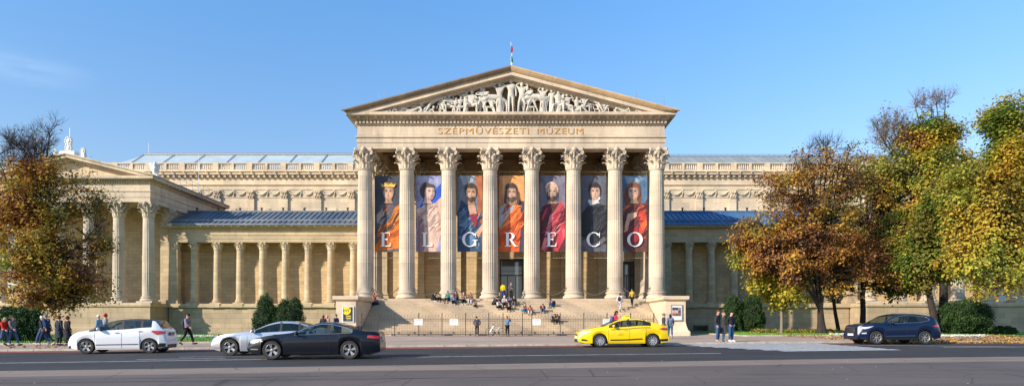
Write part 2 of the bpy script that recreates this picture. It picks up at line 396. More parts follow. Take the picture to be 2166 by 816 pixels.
# ------------------------------------------------------------------ museum
museum = empty('museum', (0, 61, 0))
tag(museum, 'long cream stone neoclassical museum with a columned portico, carved pediment and two side pavilions', 'museum')
def shaft_mb(R0, R1, H, fl=24, flute=True, rings=10):
    mb = MB(); prof = [1, .962, .945, .962] if flute else [1, 1, 1]
    n = fl*len(prof); vs = []; fs = []
    for j in range(rings+1):
        t = j/rings; r = R0+(R1-R0)*(t**1.6)
        fade = 0 if (t == 0 or t == 1) else 1
        for i in range(n):
            k = prof[i % len(prof)]; k = 1-(1-k)*fade; a = 2*PI*i/n; vs.append((r*k*math.cos(a), r*k*math.sin(a), H*t))
    # short collars so that the flutes end abruptly
    for j in range(rings):
        for i in range(n): fs.append((j*n+i, j*n+(i+1) % n, (j+1)*n+(i+1) % n, (j+1)*n+i))
    fs.append(tuple(rings*n+i for i in range(n))); mb.add(vs, fs)
    for z in (0, H-.12*R0): mb.lathe([(R0*1.06 if z == 0 else R1*1.02, z), (R0*1.10 if z == 0 else R1*1.1, z+.06*R0), (R0*1.06 if z == 0 else R1*1.02, z+.12*R0)], 32)
    return mb
def base_mb(R, H, plinth=False):
    mb = MB(); z0 = 0
    if plinth: mb.box(-R*1.38, R*1.38, -R*1.38, R*1.38, 0, H*.28); z0 = H*.28
    h = H-z0; P = []
    def torus(z, hh, ro, b=.1):
        for k in range(7):
            a = -PI/2+PI*k/6; P.append((ro-hh/2+hh/2*math.cos(a)*1., z+hh/2+hh/2*math.sin(a)))
    torus(z0, h*.42, R*1.36); P.append((R*1.16, z0+h*.46)); P.append((R*1.12, z0+h*.58)); torus(z0+h*.62, h*.3, R*1.22); P.append((R*1.06, z0+h))
    mb.lathe(P, 40); return mb
def capital_mb(r, H, W):
    """corinthian: bell, two rows of acanthus leaves, corner volutes, concave abacus"""
    mb = MB(); s = H
    mb.lathe([(r, 0), (r*1.0, s*.3), (r*1.05, s*.6), (r*1.25, s*.86)], 24)
    mb.lathe([(r*1.08, 0), (r*1.12, s*.025), (r*1.08, s*.05)], 24)
    def leaf(a, z0, h, wd, curl):
        ca, sa = math.cos(a), math.sin(a); vs = []
        prof = [(.02, 0, 1), (.05, .35, 1.15), (.08, .65, 1.05), (.16+curl*.4, .88, .85), (.2+curl, 1., .55), (.24+curl*1.15, .9, .25)]
        for d, zz, ww in prof:
            rr = r+d*s*.55; half = wd*ww/2
            for q, dd in ((-1, -.05*s), (-.5, .01*s), (0, .04*s), (.5, .01*s), (1, -.05*s)):
                R_ = rr+dd; vs.append((ca*R_-sa*half*q, sa*R_+ca*half*q, z0+zz*h))
        fs = [(i*5+j, i*5+j+1, (i+1)*5+j+1, (i+1)*5+j) for i in range(5) for j in range(4)]
        mb.add(vs, fs)
    for k in range(8): leaf(2*PI*k/8, s*.03, s*.36, r*.74, .22)
    for k in range(8): leaf(2*PI*(k+.5)/8, s*.08, s*.58, r*.66, .30)
    for k in range(8): leaf(2*PI*(k+.0)/8, s*.42, s*.36, r*.5, .22)
    for k in range(4):
        a = PI/4+k*PI/2
        for off in (-.16, .16):
            pts = []
            for t in np.linspace(0, 1, 5): pts.append(((r*1.02+(W*1.18-r)*t**1.8)*math.cos(a+off*(1-t)), (r*1.02+(W*1.18-r)*t**1.8)*math.sin(a+off*(1-t)), s*(.5+.36*t**.7)))
            c = Vector(pts[-1])+Vector((0, 0, -.11*s))
            for q in range(1, 7):
                an = PI/2-q*PI/3.2; rad = .10*s*(1-q/9)
                pts.append((c.x+math.cos(a)*math.cos(an)*rad, c.y+math.sin(a)*math.cos(an)*rad, c.z+math.sin(an)*rad))
            mb.tube(pts, .035*s, 5)
    for k in range(4):
        a = k*PI/2
        for sg in (-1, 1):
            pts = [(r*1.1*math.cos(a+sg*.5), r*1.1*math.sin(a+sg*.5), s*.5), (r*1.3*math.cos(a+sg*.32), r*1.3*math.sin(a+sg*.32), s*.72), (r*1.36*math.cos(a+sg*.12), r*1.36*math.sin(a+sg*.12), s*.84), (r*1.38*math.cos(a+sg*.05), r*1.38*math.sin(a+sg*.05), s*.74)]
            mb.tube(pts, .03*s, 5)
        d = W*.93; mb.ell((d*math.cos(a), d*math.sin(a), s*.92), (.13*s, .13*s, .13*s), 8, 5)
    prof = []
    for k in range(4):
        a0 = PI/4+k*PI/2
        c0 = Vector((math.cos(a0), math.sin(a0)))*W*1.38; c1 = Vector((math.cos(a0+PI/2), math.sin(a0+PI/2)))*W*1.38
        tdir = (c1-c0).normalized(); nrm = Vector((math.cos(a0+PI/4), math.sin(a0+PI/4)))
        for t in np.linspace(0, 1, 7):
            p = c0+(c1-c0)*(.06+.88*t)-nrm*(.16*W*math.sin(PI*t)); prof.append((p.x, p.y))
    n = len(prof)
    for z0, z1, k in ((.86, .91, .95), (.91, 1.0, 1.0)):
        mb.add([(x*k, y*k, s*z0) for x, y in prof]+[(x*k, y*k, s*z1) for x, y in prof], [tuple(range(n-1, -1, -1)), tuple(range(n, 2*n))]+[(i, (i+1) % n, (i+1) % n+n, i+n) for i in range(n)])
    return mb
def column_kind(R0, R1, H, hb, hc, W, mat, flute=True, plinth=False):
    sm = mesh_from(shaft_mb(R0, R1, H-hb-hc, 24 if flute else 12, flute), 'shaft', mat, 40)
    bm_ = mesh_from(base_mb(R0, hb, plinth), 'base', mat, 50); cm = mesh_from(capital_mb(R1, hc, W), 'capital', S_ORN if mat is not S_COL else S_COL, 40)
    def place(x, y, z):
        o = put('column', sm, museum, (x, y, z+hb))
        b = put('base', bm_, o, (x, y, z)); c = put('capital', cm, o, (x, y, z+H-hc)); return o
    return place
def loop(mb, x0, x1, yf, yb, prof):
    """profile (p outwards, z) mitred round left side, front, right side"""
    k = len(prof); vs = []
    for p, z in prof: vs += [(x0-p, yb, z), (x0-p, yf-p, z), (x1+p, yf-p, z), (x1+p, yb, z)]
    fs = [(4*i+j, 4*i+j+1, 4*i+j+5, 4*i+j+4) for i in range(k-1) for j in range(3)]
    return mb.add(vs, fs)
def dentils(mb, x0, x1, yf, yb, p0, p1, z0, z1, wd, pitch, sides=True):
    n = int((x1-x0+2*p0)/pitch); st = (x1-x0+2*p0-wd)/n
    for i in range(n+1):
        x = x0-p0+i*st; mb.box(x, x+wd, yf-p1, yf-p0+.02, z0, z1)
    if sides:
        n = int((yb-yf)/pitch)
        for i in range(1, n+1):
            y = yf-p0+i*pitch; mb.box(x1+p0-.02, x1+p1, y, y+wd, z0, z1); mb.box(x0-p1, x0-p0+.02, y, y+wd, z0, z1)
FL = 3.68
# --- portico
col = column_kind(.80, .69, 15.0, .80, 2.05, .96, S_COL)
for k in range(8): col(-14.8+4.2*k, 62, FL)
for sx in (-14.8, 14.6): col(sx, 66.2, FL)
mb = MB(); loop(mb, -15.4, 15.2, 61.2, 72, [(-1.5, 18.62), (0, 18.62), (0, 19.2), (.06, 19.2), (.06, 19.62), (.18, 19.70), (.18, 19.84), (.0, 19.86), (.0, 20.95), (-1, 20.95)])
mb.box(-13.9, 13.7, 62.6, 62.7, 18.62, 20.9); mb.box(-15.3, 15.1, 61.3, 71, 20.6, 20.9)
for sx in (-13.95, 13.7): mb.box(sx, sx+.05, 62.7, 71, 18.63, 20.6)
build(mb, 'entablature', S_ENT, museum)
mb = MB(); loop(mb, -15.4, 15.2, 61.2, 74, [(-1, 20.93), (.08, 20.93), (.12, 21.0), (.12, 21.4), (.36, 21.43), (.36, 21.64), (.90, 21.66), (.94, 21.70), (.94, 21.96), (.86, 22.0), (-1, 22.02)])
dentils(mb, -15.4, 15.2, 61.2, 70, .12, .32, 21.06, 21.37, .20, .36)
for i in range(38):
    x = -16.0+i*.848; mb.hexa([(x-.13, 60.45, 21.56), (x+.13, 60.45, 21.56), (x+.13, 60.9, 21.45), (x-.13, 60.9, 21.45), (x-.13, 60.35, 21.66), (x+.13, 60.35, 21.66), (x+.13, 60.9, 21.66), (x-.13, 60.9, 21.66)])
build(mb, 'cornice', S_ENT, museum)
CXM = -.1
def rake(mb, cx, hw, yf, apex, slope, prof, zmin, side, yback=None):
    n = 36; vs = []; fs = []
    for p, h in prof:
        for i in range(n+1):
            x = (hw+p)*i/n; z = max(zmin, apex-slope*x+h); vs.append((cx+side*x, yf-p, z))
    for j in range(len(prof)-1):
        for i in range(n): a = j*(n+1)+i; fs.append((a, a+1, a+n+2, a+n+1))
    mb.add(vs, fs)
for sd in (-1, 1):
    mb = MB(); mb.mi = 0
    rake(mb, CXM, 15.3, 61.2, 26.35, .2625, [(-.4, .02), (1.3, .02), (1.3, -.10), (1.18, -.28), (1.05, -.42)], 21.97, sd)
    mb.mi = 1
    rake(mb, CXM, 15.3, 61.2, 26.35, .2625, [(1.05, -.42), (.94, -.44), (.94, -.78), (.4, -.82), (.4, -.95), (.2, -1.1), (-.5, -1.1)], 21.97, sd)
    build(mb, 'raking_cornice', [S_DIRT if sd < 0 else stone('orange stained cornice stone', (.58, .42, .25), ashlar=(1.3, 3.0), stain=.5), S_ENT], museum)
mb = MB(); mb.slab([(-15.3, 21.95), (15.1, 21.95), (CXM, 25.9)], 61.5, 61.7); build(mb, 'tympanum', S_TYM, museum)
mb = MB()
mb.hexa([(-16.4, 60.2, 21.9), (CXM, 60.2, 26.2), (CXM, 96, 26.2), (-16.4, 96, 21.9), (-16.4, 60.2, 22.05), (CXM, 60.2, 26.36), (CXM, 96, 26.36), (-16.4, 96, 22.05)])
mb.hexa([(CXM, 60.2, 26.2), (16.2, 60.2, 21.9), (16.2, 96, 21.9), (CXM, 96, 26.2), (CXM, 60.2, 26.36), (16.2, 60.2, 22.05), (16.2, 96, 22.05), (CXM, 96, 26.36)])
build(mb, 'roof', M_TILE, museum)
mb = MB(); mb.box(-3.6, 3.4, 66, 66.1, 25.9, 26.9); mb.box(-1.2, 1.0, 61.0, 62.4, 26.1, 26.45); build(mb, 'roof_hatch', M_TILE, museum)
# floor, back wall, ceiling
mb = MB(); mb.box(-15.7, 15.5, 60.75, 70.5, -.3, FL); build(mb, 'portico_floor', S_STEP, museum)
mb = MB(); Yb = 70.4
for x0, x1, z0, z1 in ((-16, -1.42, FL, 19.9), (-1.42, 1.32, 8.6, 19.9), (1.32, 11.6, FL, 19.9), (11.6, 14.15, 8.3, 19.9), (14.15, 15.8, FL, 19.9)): mb.box(x0, x1, Yb, Yb+.8, z0, z1)
build(mb, 'back_wall', S_WALL, museum)
mb = MB(); mb.box(-15.9, 15.7, Yb+.9, 95, -.3, 21.8); mb.box(-15.9, 15.7, Yb, Yb+.9, 19.9, 21.8); build(mb, 'main_block', S_WALL, museum)
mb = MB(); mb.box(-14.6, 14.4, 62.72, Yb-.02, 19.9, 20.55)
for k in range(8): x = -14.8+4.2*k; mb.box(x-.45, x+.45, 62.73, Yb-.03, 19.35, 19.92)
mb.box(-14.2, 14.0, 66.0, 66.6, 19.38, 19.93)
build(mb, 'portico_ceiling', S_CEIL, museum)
pc = mesh_from(capital_mb(.55, 2.2, .8), 'capital', S_ORN, 40)
for k in range(8):
    x = -14.8+4.2*k; mb = MB(); mb.box(x-.58, x+.58, Yb-.42, Yb+.01, FL+.7, 17.2); mb.box(x-.75, x+.75, Yb-.58, Yb, FL, FL+.7); mb.box(x-.66, x+.66, Yb-.5, Yb, FL+.7, FL+.95)
    o = build(mb, 'pilaster', S_WALL if k % 2 else S_WING, museum); put('capital', pc, o, (x, Yb-.1, 17.15))
def door(x0, x1, z1, y, leaves):
    f = MB(); t = .13
    f.box(x0, x0+t, y, y+.14, FL, z1); f.box(x1-t, x1, y, y+.14, FL, z1); f.box(x0+t, x1-t, y, y+.14, z1-t, z1); f.box(x0+t, x1-t, y, y+.14, FL+3.0, FL+3.12); f.box(x0+t, x1-t, y, y+.14, FL, FL+.1)
    for k in range(1, leaves): x = x0+(x1-x0)*k/leaves; f.box(x-.04, x+.04, y+.01, y+.13, FL+.1, FL+3.0 if k % 2 or leaves < 4 else z1-t)
    o = build(f, 'door', M_DOORF, museum)
    g = MB(); g.box(x0+t, x1-t, y+.06, y+.08, FL+.1, FL+3.0); g.box(x0+t, x1-t, y+.06, y+.08, FL+3.12, z1-t); build(g, 'glass', M_DGLASS, o)
door(-1.42, 1.32, 8.6, 70.75, 3); door(11.6, 14.15, 8.3, 70.75, 5)
# stairs and stair walls
NS, SY0, SY1, SZ0 = 21, 53.6, 60.75, .2
TR = (SY1-SY0)/(NS-1); RS = (FL-SZ0)/NS
mb = MB()
for k in range(NS-1): mb.box(-13.42, 13.22, SY0+TR*k, SY1+.02, SZ0+RS*k-(.5 if k == 0 else 0), SZ0+RS*(k+1)-.0); mb.box(-13.42, 13.22, SY0+TR*k-.03, SY0+TR*k+.05, SZ0+RS*(k+1)-.045, SZ0+RS*(k+1)+.002)
build(mb, 'stairs', S_STEP, museum)
for sx in (-1, 1):
    xa, xb = sorted((sx*13.4-.1, sx*15.1-.1)); mb = MB()
    loop(mb, xa, xb, 53.1, 61.0, [(.32, -.3), (.32, .55), (.26, .62), (.16, .72), (.06, 1.05), (0, 1.4), (0, 3.2)]); mb.box(xa+.01, xb-.01, 53.11, 60.9, 3.0, 3.2)
    o = build(mb, 'stair_wall', M_CHEEK, museum)
    mb = MB(); loop(mb, xa, xb, 53.1, 61.0, [(0, 3.19), (.12, 3.26), (.24, 3.34), (.26, 3.6), (.2, 3.63), (-.2, 3.64)]); mb.box(xa+.1, xb-.1, 53.2, 61.0, 3.3, 3.635)
    build(mb, 'coping', M_CHEEK, o)
# chains between the column bases
for k in range(7):
    if k in (0, 1, 2, 4, 5, 6):
        x0 = -14.8+4.2*k+.75; x1 = x0+2.7; pts = [(x0+(x1-x0)*t, 61.6, FL+1.15-.75*(1-(2*t-1)**2)) for t in np.linspace(0, 1, 13)]
        mb = MB(); mb.tube(pts, .045, 5); build(mb, 'chain', plain('dark rope', (.12, .09, .05), .8) if k == 0 else MATS['dark rope'], museum)
# --- wings (colonnades)
wcol = column_kind(.50, .42, 7.74, .5, .95, .50, S_WING, flute=False, plinth=True)
def wing(x0, x1, cols, pil, rmat):
    mb = MB(); mb.box(x0, x1, 77.35, 95, -.8, 3.2); mb.box(x0, x1, 77.2, 77.36, -.8, .75); build(mb, 'podium', S_POD, museum)
    mb = MB(); mb.box(x0, x1, 77.05, 82, 3.22, 3.46); mb.box(x0, x1, 77.15, 82, 3.46, FL)
    for x in cols: mb.box(x-.72, x+.72, 77.0, 78.8, 3.19, FL+.002)
    build(mb, 'podium_cornice', S_WING, museum)
    mb = MB(); mb.box(x0, x1, 80.2, 82.3, FL, 12.9)
    build(mb, 'colonnade_wall', S_WALL, museum)
    mb = MB(); mb.box(x0, x1, 80.1, 80.21, 10.4, 10.6); mb.box(x0, x1, 77.9, 80.3, 11.6, 11.8); build(mb, 'colonnade_ceiling', S_WING, museum)
    for x in cols: wcol(x, 78.05, FL)
    mb = MB(); mb.box(pil-.5, pil+.5, 77.6, 78.5, FL+.4, 10.5); mb.box(pil-.62, pil+.62, 77.5, 78.6, FL, FL+.4); o = build(mb, 'pilaster', S_WING, museum)
    put('capital', mesh_from(capital_mb(.46, 1.0, .58), 'capital', S_ORN, 40), o, (pil, 78.05, 10.4))
    mb = MB(); loop(mb, x0, x1, 77.55, 79, [(-1.2, 11.42), (0, 11.42), (0, 11.85), (.05, 11.86), (.05, 12.25), (.13, 12.3), (.13, 12.4), (0, 12.42), (0, 13.0), (.1, 13.05), (.14, 13.16), (.62, 13.2), (.66, 13.25), (.66, 13.42), (.74, 13.52), (-1, 13.54)])
    n = int((x1-x0)/.95)
    for i in range(n): x = x0+.5+i*.95; mb.box(x-.09, x+.09, 76.74, 76.9, 13.3, 13.44)
    build(mb, 'entablature', S_WING, museum)
    # standing seam roof
    ya, za, yb, zb = 76.75, 13.56, 82.0, 16.0
    mb = MB(); mb.hexa([(x0, ya, za-.1), (x1, ya, za-.1), (x1, yb, zb-.1), (x0, yb, zb-.1), (x0, ya, za), (x1, ya, za), (x1, yb, zb), (x0, yb, zb)])
    mb.box(x0, x1, yb-.02, 95, 12.9, zb-.05); x = x0+.3
    while x < x1-.1:
        mb.hexa([(x, ya, za), (x+.07, ya, za), (x+.07, yb, zb), (x, yb, zb), (x, ya, za+.11), (x+.07, ya, za+.11), (x+.07, yb, zb+.11), (x, yb, zb+.11)]); x += .68
    mb.box(x0, x1, yb-.15, yb+.1, zb-.02, zb+.18); mb.box(x0, x1, ya-.12, ya+.02, za-.12, za+.10); mb.box(x0, x1, ya+1.2, ya+1.27, za+.56+.03, za+.56+.26)
    o = build(mb, 'roof', rmat, museum)
    x = x0+1.2
    while x < x1-.5:
        p = MB(); p.box(x-.09, x+.09, yb-.1, yb+.08, zb+.1, zb+.5); p.box(x-.14, x+.14, yb-.14, yb+.12, zb+.5, zb+.58); build(p, 'roof_post', M_DOORF, o); x += 2.87
wing(-43.2, -16.0, [-40.26+2.88*k for k in range(8)], -42.75, M_ROOF)
wing(15.8, 42.4, [22.45+2.86*k for k in range(7)], 19.6, M_ROOFR)
# --- pavilions
pcol = column_kind(.70, .60, 12.1, .75, 1.75, .82, S_COL, plinth=True)
def pavilion(cx):
    mb = MB(); loop(mb, cx-9.75, cx+9.75, 73.6, 93, [(.25, -.8), (.25, .55), (.2, .7), (0, .78), (0, 3.15)]); mb.box(cx-9.7, cx+9.7, 73.7, 93, 2.9, 3.3); build(mb, 'podium', S_POD, museum)
    mb = MB(); loop(mb, cx-9.75, cx+9.75, 73.6, 93, [(0, 3.14), (.14, 3.22), (.18, 3.42), (.08, 3.46), (.06, FL), (-9, FL)]); build(mb, 'podium_cornice', S_WING, museum)
    for k in range(6): pcol(cx-9+3.6*k, 74.6, FL)
    mb = MB(); mb.box(cx-9.3, cx+9.3, 79.0, 93, FL, 15.9)
    build(mb, 'pavilion_wall', S_WALL, museum)
    for sx in (-1, 1):
        mb = MB(); x = cx+sx*8.95; mb.box(x-.62, x+.62, 78.2, 79.5, FL+.5, 14.2); mb.box(x-.78, x+.78, 78.05, 79.6, FL, FL+.5); o = build(mb, 'pilaster', S_WING, museum)
        put('capital', mesh_from(capital_mb(.6, 1.7, .75), 'capital', S_ORN, 40), o, (x, 78.8, 14.1))
        mb = MB(); xa, xb = sorted((cx+sx*9.28, cx+sx*9.5)); mb.box(xa, xb, 80.5, 93, FL, 15.5); build(mb, 'side_wall', S_WING, museum)
    mb = MB(); loop(mb, cx-9.55, cx+9.55, 73.95, 93, [(-1.4, 15.8), (0, 15.8), (0, 16.35), (.05, 16.36), (.05, 16.95), (.14, 17.05), (.14, 17.18), (0, 17.2), (0, 18.0), (.1, 18.03), (.1, 18.34), (.3, 18.36), (.3, 18.42), (.76, 18.44), (.8, 18.5), (.8, 18.76), (.72, 18.8), (-1, 18.82)])
    dentils(mb, cx-9.55, cx+9.55, 73.95, 92, .1, .24, 18.08, 18.30, .16, .3); mb.box(cx-9.4, cx+9.4, 75.5, 93, 15.95, 16.3)
    for i in range(22):
        y = 74.2+i*.85; 
        for sx in (-1, 1): xa, xb = sorted((cx+sx*9.85, cx+sx*10.25)); mb.box(xa, xb, y, y+.16, 18.34, 18.44)
    build(mb, 'entablature', S_ENT, museum)
    for sd in (-1, 1):
        mb = MB(); rake(mb, cx, 9.55, 73.95, 21.45, .245, [(-.3, .02), (.98, .02), (.98, -.1), (.85, -.25), (.8, -.28), (.8, -.5), (.3, -.54), (.3, -.68), (-.5, -.7)], 18.8, sd); build(mb, 'raking_cornice', S_ENT, museum)
    mb = MB(); mb.slab([(cx-9.5, 18.78), (cx+9.5, 18.78), (cx, 21.1)], 74.25, 74.4); build(mb, 'tympanum', S_HALL, museum)
    mb = MB(); zt = 21.47
    for sd in (-1, 1):
        xe = cx+sd*10.45; q = [(xe, 73.2, 18.75), (cx, 73.2, zt-.15), (cx, 93, zt-.15), (xe, 93, 18.75), (xe, 73.2, 18.9), (cx, 73.2, zt), (cx, 93, zt), (xe, 93, 18.9)]
        mb.hexa(q)
    build(mb, 'roof', M_TILE, museum)
    # crowning ornament: disc of curled leaves on a stem with two lower palmettes
    mb = MB(); y = 73.6
    mb.box(cx-.9, cx+.9, y-.3, y+.5, 21.3, 21.75)
    for x, z, r in ((0, 22.15, .48), (0, 22.98, .5), (-1.6, 21.75, .3), (1.75, 21.8, .36)):
        for k in range(11):
            a = 2*PI*k/11; mb.ell((cx+x+math.cos(a)*r*.72, y, z+math.sin(a)*r*.95), (r*.27, .14, r*.27), 8, 5)
        mb.ell((cx+x, y, z), (r*.55, .16, r*.75), 10, 6)
    mb.box(cx-1.75, cx-1.45, y-.15, y+.3, 20.8, 21.6); mb.box(cx+1.55, cx+1.95, y-.15, y+.3, 20.8, 21.6)
    build(mb, 'crowning_ornament', M_ACRO, museum, smooth=60)
    for sd in (-1, 1):
        mb = MB(); x = cx+sd*10.0; y = 74.4
        mb.box(x-.4, x+.4, y-.4, y+.4, 18.85, 19.15); mb.ell((x, y, 19.75), (.32, .5, .55), 10, 7); mb.ell((x+sd*.1, y-.35, 20.35), (.2, .25, .3), 8, 6)
        mb.slab([(x-.1, 19.2), (x+.15, 19.2), (x-sd*.3, 20.4), (x-sd*.65, 20.5)], y-.05, y+.1); mb.tube([(x, y, 19.2), (x-sd*.45, y+.2, 19.6), (x-sd*.5, y+.2, 20.1)], .1, 6)
        mb.lathe([(.1, 19.15), (.5, 20.1), (.62, 20.5), (.55, 20.55), (.1, 20.5)], 12, (x-sd*.35, y+.3, 0))
        build(mb, 'corner_ornament', M_ACRO, museum, smooth=60)
    mb = MB()
    for sd in (-1, 1):
        pts = [(cx+sd*10.2, y, 19.3+.9) for y in np.arange(78, 93, 1.5)]
        for p in pts: mb.tube([(p[0], p[1], 18.9), p], .025, 4)
        mb.tube([pts[0], pts[-1]], .02, 4); mb.tube([(a, b, c-.45) for a, b, c in (pts[0], pts[-1])], .02, 4)
    build(mb, 'roof_railing', M_STEEL, museum)
pavilion(-53.1); pavilion(52.3)
# --- upper hall
mb = MB(); mb.box(-68, 68, 95, 125, -.3, 23.6); build(mb, 'hall_wall', S_HALL, museum)
mb = MB()
loop(mb, -68, 68, 95, 110, [(0, 21.72), (.12, 21.74), (.12, 22.35), (.3, 22.45), (.3, 22.55), (.06, 22.57), (.06, 23.42), (.14, 23.48), (.14, 23.95), (.7, 23.98), (.74, 24.3), (.9, 24.36), (.9, 24.5), (-1, 24.55)])
n = int(136/.87)
for i in range(n): x = -67.8+i*.87; mb.box(x, x+.3, 94.45, 94.87, 23.62, 23.86)
for i in range(n//2): x = -67.8+i*1.74; mb.box(x, x+.16, 94.02, 94.12, 24.2, 24.42)
build(mb, 'hall_cornice', S_HALL, museum)
XL = [-24.8-5.17*k for k in range(8)]; XR = [23.7+5.17*k for k in range(8)]
random.seed(11)
def swag_mesh():
    mb = MB(); mb.box(-2.0, 2.0, -.02, .05, -1.15, -1.05)
    for s0 in (-1.9, .1):
        pts = [(s0+1.8*t, -.08, -.08-.62*(1-(2*t-1)**2)) for t in np.linspace(0, 1, 12)]
        mb.tube(pts, [.10+.10*math.sin(PI*i/11) for i in range(12)], 6)
        for p in pts: mb.ell((p[0]+random.uniform(-.06, .06), -.17, p[2]+random.uniform(-.08, .08)), (.12, .1, .12), 6, 4)
    for x in (-2.0, 0, 2.0): mb.tube([(x, -.1, -.02), (x+.05, -.14, -.5), (x-.08, -.1, -.95)], [.12, .08, .1], 5); mb.ell((x, -.16, -.12), (.2, .15, .18), 6, 4)
    mb.add([(-2.1, -.01, 0), (2.1, -.01, 0), (2.1, -.01, -1.1), (-2.1, -.01, -1.1)], [(0, 1, 2, 3)])
    return mesh_from(mb, 'garland_relief', S_ORN, 50)
SW = swag_mesh()
def arch_mesh():
    mb = MB(); n = 16; mb.mi = 0
    for k in range(n):
        a0, a1 = PI*k/n, PI*(k+1)/n; r0, r1 = 1.25, 1.6
        P = [(math.cos(a0)*r0, math.sin(a0)*r0), (math.cos(a0)*r1, math.sin(a0)*r1), (math.cos(a1)*r1, math.sin(a1)*r1), (math.cos(a1)*r0, math.sin(a1)*r0)]
        mb.slab(P, -.16, 0)
    mb.mi = 1; mb.poly([(math.cos(PI*k/n)*1.25, -.03, math.sin(PI*k/n)*1.25) for k in range(n+1)])
    mb.mi = 0; mb.box(-.3, .3, -.2, 0, 1.2, 1.75)
    return mesh_from(mb, 'arched_window', [S_HALL, M_DGLASS])
AM = arch_mesh()
piers = []
def balustrade_seg(xa, xb):
    mb = MB(); mb.box(xa, xb, 94.35, 94.75, 24.55, 24.78); mb.box(xa, xb, 94.32, 94.78, 25.62, 25.78)
    n = 6; st = (xb-xa)/n
    for i in range(n): x = xa+st*(i+.5); mb.lathe([(.09, 24.78), (.14, 24.95), (.13, 25.1), (.07, 25.35), (.11, 25.62)], 8, (x, 94.55, 0), cap=False)
    build(mb, 'balustrade', S_HALL, museum)
for XS, sg in ((XL, -1), (XR, 1)):
    for k, x in enumerate(XS):
        mb = MB(); mb.box(x-.55, x+.55, 94.72, 95, 15, 20.35); mb.box(x-.5, x+.5, 94.6, 94.73, 20.4, 21.7)
        for q in range(5): mb.ell((x-.36+.18*q, 94.58, 20.65+.2*(q % 2)), (.12, .14, .2), 6, 4); mb.ell((x-.36+.18*q, 94.56, 21.2+.12*((q+1) % 2)), (.12, .16, .2), 6, 4)
        build(mb, 'pilaster', S_HALL, museum)
        put('garland_relief', SW, museum, (x+sg*2.585, 94.95, 21.66)); put('arched_window', AM, museum, (x+sg*2.585, 94.99, 17.1))
        mb = MB(); mb.box(x-.42, x+.42, 94.3, 94.85, 24.54, 25.82); build(mb, 'balustrade_pier', S_HALL, museum); mb = MB(); mb.box(x+sg*2.585-.19, x+sg*2.585+.19, 94.31, 94.8, 24.545, 25.8); build(mb, 'balustrade_pier', S_HALL, museum)
        lo, hi = sorted((x, x+sg*2.585)); balustrade_seg(lo+(.42 if sg > 0 else .19), hi-(.19 if sg > 0 else .42))
        lo, hi = sorted((x+sg*2.585, x+sg*5.17)); balustrade_seg(lo+(.19 if sg > 0 else .42), hi-(.42 if sg > 0 else .19))
for XS, sg in ((XL, 1), (XR, -1)):   # towards the portico
    x = XS[0]; lo, hi = sorted((x+sg*.42, x+sg*2.4)); balustrade_seg(lo, hi); lo, hi = sorted((x+sg*2.78, x+sg*5)); balustrade_seg(lo, hi); put('garland_relief', SW, museum, (x+sg*2.585, 94.95, 21.66))
    mb = MB(); mb.box(x+sg*2.585-.19, x+sg*2.585+.19, 94.31, 94.8, 24.545, 25.8); build(mb, 'balustrade_pier', S_HALL, museum)
# glazed roofs
def roofh(xa, xb, hip_a, mats, z0, z1, ya=97.0, yb=104.0):
    mb = MB(); mb.mi = 0
    ra = xa+(4.5 if hip_a else 0)
    mb.add([(xa, ya, z0), (xb, ya, z0), (xb, yb, z1), (ra, yb, z1)], [(0, 1, 2, 3)])
    mb.add([(xa, ya, z0), (ra, yb, z1), (ra, yb+2, z1), (xa, yb+9, z0)], [(0, 1, 2, 3)])
    mb.add([(ra, yb, z1), (xb, yb, z1), (xb, yb+9, z0), (xa, yb+9, z0)], [(0, 1, 2, 3)])
    mb.mi = 1
    mb.box(ra, xb, yb-.3, yb-.1, z1-.1, z1+.12); mb.box(ra, xb, yb, yb+.1, z1+.35, z1+.42); x = ra
    while x < xb: mb.box(x, x+.08, yb, yb+.1, z1, z1+.36); x += .9
    return mb
mb = roofh(-66.5, -12, True, None, 25.0, 29.6)
for k in range(11):
    x = -16.5-5.17*k+.8
    if x > -66: mb.hexa([(x-.05, 97, 25.05), (x+.05, 97, 25.05), (x+.05, 103.9, 29.62), (x-.05, 103.9, 29.62), (x-.05, 97, 25.12), (x+.05, 97, 25.12), (x+.05, 103.9, 29.72), (x-.05, 103.9, 29.72)])
mb.box(-66, -12, 99.4, 99.46, 26.62, 26.68); mb.box(-66.5, -12, 96.3, 97, 24.6, 25.06)
build(mb, 'glass_roof', [M_BLUE_GLASS, M_TILE], museum)
mb = roofh(12, 68, False, None, 26.2, 29.3)
mb.mi = 1; mb.box(12, 68, 96.4, 97.05, 24.6, 25.3); x = 12
while x < 68: mb.hexa([(x, 97, 26.2), (x+.05, 97, 26.2), (x+.05, 103.9, 29.3), (x, 103.9, 29.3), (x, 97, 26.27), (x+.05, 97, 26.27), (x+.05, 103.9, 29.38), (x, 103.9, 29.38)]); mb.box(x-.05, x+.09, 96.6, 96.8, 25.3, 26.2); x += 1.3
mb.mi = 2; mb.box(12, 68, 96.7, 96.75, 25.3, 26.2)
build(mb, 'glass_roof', [M_ROOFG, M_STEEL, M_DGLASS], museum)
# lightning rods
for x, y, z, h in ((-61.5, 104, 29.5, 2.2), (-53.1, 73.8, 23.3, 1.3), (-12.6, 60.6, 23.0, .9), (15.0, 60.6, 22.3, 1.1), (-41.8, 82, 18.6, 5.0), (-13.1, 60.7, 22.9, 1.2), (12.3, 60.7, 23.1, 1.0)):
    mb = MB(); mb.tube([(x, y, z), (x, y, z+h)], .03, 5); build(mb, 'lightning_rod', M_STEEL, museum)
